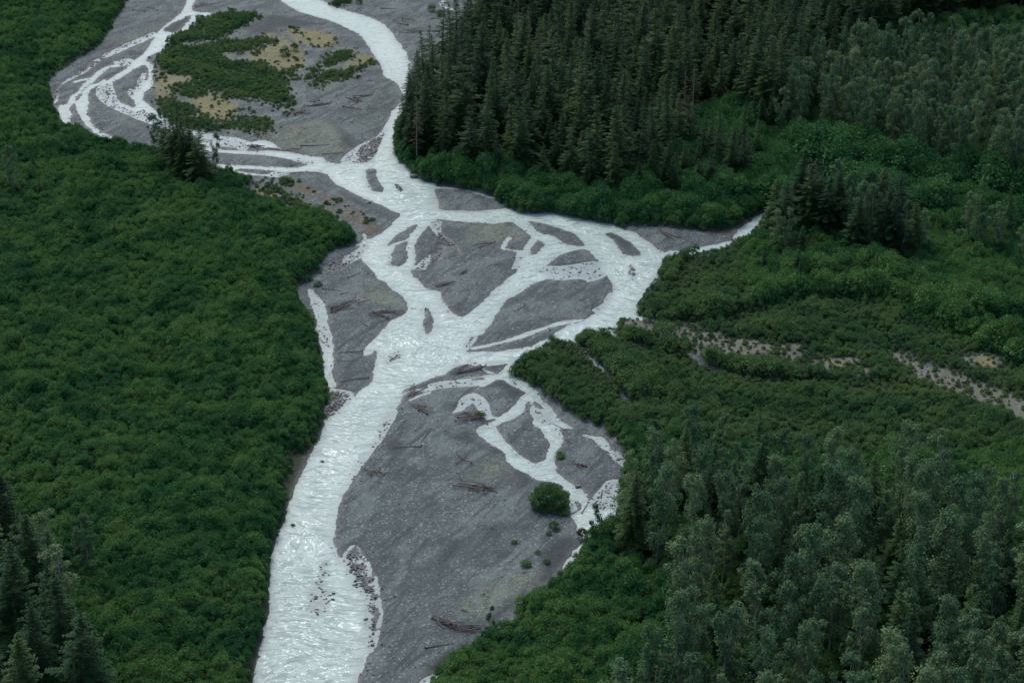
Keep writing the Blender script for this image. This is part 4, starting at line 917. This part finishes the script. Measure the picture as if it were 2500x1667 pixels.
jam("B 760,1110 930,1090", 6, 1.3, "in the brown heap beside the far island scrub", .35, .8, .4, (0.084, 0.162), .4, .3)
jam("B 850,1035 1140,995", 7, .8, "in the long far row above the brown heap", .3, .8, .4, (0.095, 0.173), .15, .3)
jam("B 1350,940 1560,920", 6, 1.0, "in the thin far row right of the reddish heap", .3, .7, .3, (0.079, 0.141), .2, .3)
jam("B 1700,200 1940,240", 6, 1.5, "on the far right gravel beyond the river", .3, .7, .3, (0.079, 0.152), .2, .4)
jam("B 1760,325 2120,285", 7, 1.5, "on the far right gravel close to the forest", .25, .6, .3, (0.079, 0.152), .15, .4)
jam("A 1090,90 1250,130", 5, 1.5, "on the far left gravel beside the thicket", .3, .8, .3, (0.084, 0.152), .25, .4)
jam("A 1610,80 1800,45", 8, 1.0, "in the brush pile at the far stream", .3, .7, .6, (0.074, 0.141), .4, .5)
for a_, rt_, lb_ in (("H 345,880 70,890", True, "long bare log with roots beside the dark sand patch"), ("H 350,830 435,715", False, "thin pale pole lying steeply on the wide bar"), ("H 185,640 195,725", True, "short stump log with roots near the corner jam"),
    ("H 1330,700 1410,720", True, "reddish log on the long island between the braids"), ("H 1400,700 1340,745", False, "second reddish log crossing on the long island"), ("H 1700,780 1800,850", False, "thin twisted branch at the braid's right shore"), ("J 1720,1255 2000,1210", True, "long lone log with dark root by the bottom thicket"),
    ("J 2060,890 2140,915", False, "short pale log above the curved stack"), ("J 1655,190 1650,235", False, "tiny upright-lying stick on the wide bar"), ("F 590,320 700,280", True, "stout log at the top of the middle left bar"), ("F 510,480 600,460", False, "faint log above the pool on the middle left bar"),
    ("F 760,780 700,740", True, "short log below the curved rows on the middle left bar"), ("F 720,1022 480,1035", True, "straight log with roots on the lower middle left bar"), ("F 640,1112 480,1112", True, "shorter log below the straight one on the middle left bar"), ("F 780,1275 530,1310", True, "lowest long log of the middle left bar"),
    ("F 550,672 400,640", True, "log with root end just under the long row"), ("F 345,425 520,445", True, "thin log near the left stream of the middle bar"), ("D 845,442 915,455", False, "log at the top edge of the diamond bar"), ("D 1510,525 1440,530", True, "dark log on the right corner of the diamond bar"), ("D 1175,870 1290,855", True, "small log on the right side of the diamond bar"),
    ("D 1370,690 1340,640", True, "stump at the tiny rivulet on the diamond bar"), ("G 910,265 800,335", True, "lone log on the big right bar"), ("D 400,1268 455,1268", False, "dark log lying in the water below the diamond bar"), ("D 545,1270 545,1340", True, "driftwood at the head of the slim islet"), ("C 900,420 1030,378", True, "log on the tip of the bar in the left braid"),
    ("C 1050,470 1160,490", True, "log on the gravel nose below the left braid"), ("C 870,488 1030,482", False, "log along the upper shore of the gravel nose"), ("C 1640,782 1690,745", True, "root stump on the pointed gravel shore"), ("B 850,1412 1120,1400", True, "very long dark log on the olive gravel"), ("B 1040,1490 1250,1470", False, "log at the lower shore of the olive gravel"),
    ("B 1225,1410 1205,1395", True, "dark stump at the edge of the olive gravel"), ("B 870,800 990,812", False, "log below the scrub of the right far island"), ("B 1480,792 1570,785", True, "small log near the far river bend"), ("B 1250,1037 1420,1065", True, "crooked log on the middle of the far bar"), ("B 1220,1148 1200,1142", True, "dark stump alone on the far bar"),
    ("B 1330,1190 1310,1180", True, "lower dark stump on the far bar"), ("B 825,1290 880,1245", True, "root plate with short stem on the olive gravel"), ("B 1610,95 1760,102", True, "log on the far right gravel nearest the river"), ("C 1450,1497 1560,1450", True, "log in the shallow side stream gravel"), ("K 1650,400 1720,290", True, "fallen dead tree with root plate in the lower braid"),
    ("K 1550,410 1640,350", False, "bare pole leaning from the lower braid root plate"), ("H 1720,700 1600,640", True, "fallen twiggy tree at the upper right braid"), ("K 780,555 840,590", False, "dark branch half sunk in the wide bar"), ("K 1590,145 1625,150", True, "dark stump on the shore across from the round bush")):
    one_log(a_, rt_, lb_)

# ------------------------------------------------------------------ stones
def stone_mesh(seed):
    g = np.random.default_rng(seed); m = MB()
    vs = []; fs = []
    nl, nr = 8, 5
    for j in range(nr + 1):
        th = math.pi * j / nr
        for i in range(nl):
            ph = 2 * math.pi * i / nl; rr = 1 + g.normal() * .10
            vs.append((rr * math.sin(th) * math.cos(ph), .75 * rr * math.sin(th) * math.sin(ph), .55 * rr * math.cos(th)))
    for j in range(nr):
        for i in range(nl): fs.append((j*nl+i, (j+1)*nl+i, (j+1)*nl+(i+1) % nl, j*nl+(i+1) % nl))
    return np_mesh("boulder", np.array(vs), np.array(fs), None, True)
STONES = [stone_mesh(k) for k in range(5)]
for s_ in STONES: s_.materials.append(M_STONE)
st_src = []
for k_, (sp_, s_, lb_) in enumerate((("C 2085,520", 1.5, "large dark boulder at the foot of the forest bank"), ("C 1650,775", .8, "boulder beside the root stump on the pointed shore"), ("G 430,810", .5, "small rock breaking the surface above the long jam"),
    ("K 1610,150", .7, "dark rock at the shore across from the round bush"), ("J 1150,957", .6, "dark rock in the water beside the stony strip"))):
    x, y = W(sp_)[0]; o = link("boulder", STONES[k_]); o.location = (x, y, max(float(gz(x, y)), -.1) + .1 * s_); o.scale = (s_,) * 3; o.rotation_euler = (0, 0, k_); tag(o, lb_, "rock"); st_src.append(o)
g = np.random.default_rng(77); c3 = cand(.62, 21, 290, 800); X3, Y3 = c3[:, 0], c3[:, 1]
w3 = samp(dW, X3, Y3); s3 = samp(shal, X3, Y3); f3 = samp(dF, X3, Y3)
pr = np.where(s3 > .5, .46 * (s3 - .40) / .60, 0) + np.where((w3 > -.6) & (w3 < 1.2), .10, 0) + np.where(w3 > 1.2, .022, 0)
k3 = (f3 < .2) & (g.random(len(X3)) < pr)
X3, Y3, w3, s3 = X3[k3], Y3[k3], w3[k3], s3[k3]; n = len(X3)
sz = .10 + .16 * g.random(n) ** 2 + np.where(s3 > .5, .05 + .16 * g.random(n) ** 2, 0) + (Y3 / 800) * .08
scatter_object("gravel", np.stack([X3, Y3, np.maximum(gz(X3, Y3), -.06) + .03], 1), g.integers(0, 5, n), np.stack([g.normal(0, .2, n), g.normal(0, .2, n), g.uniform(0, 6.28, n)], 1),
               np.stack([sz * 1.15, sz, sz], 1), st_src, None, "loose grey cobbles strewn over bars and shallows", "gravel")
print("spruce", len(front), len(rest), "cotton", len(zc), len(zb), "stones", n, "objects", len(bpy.data.objects))
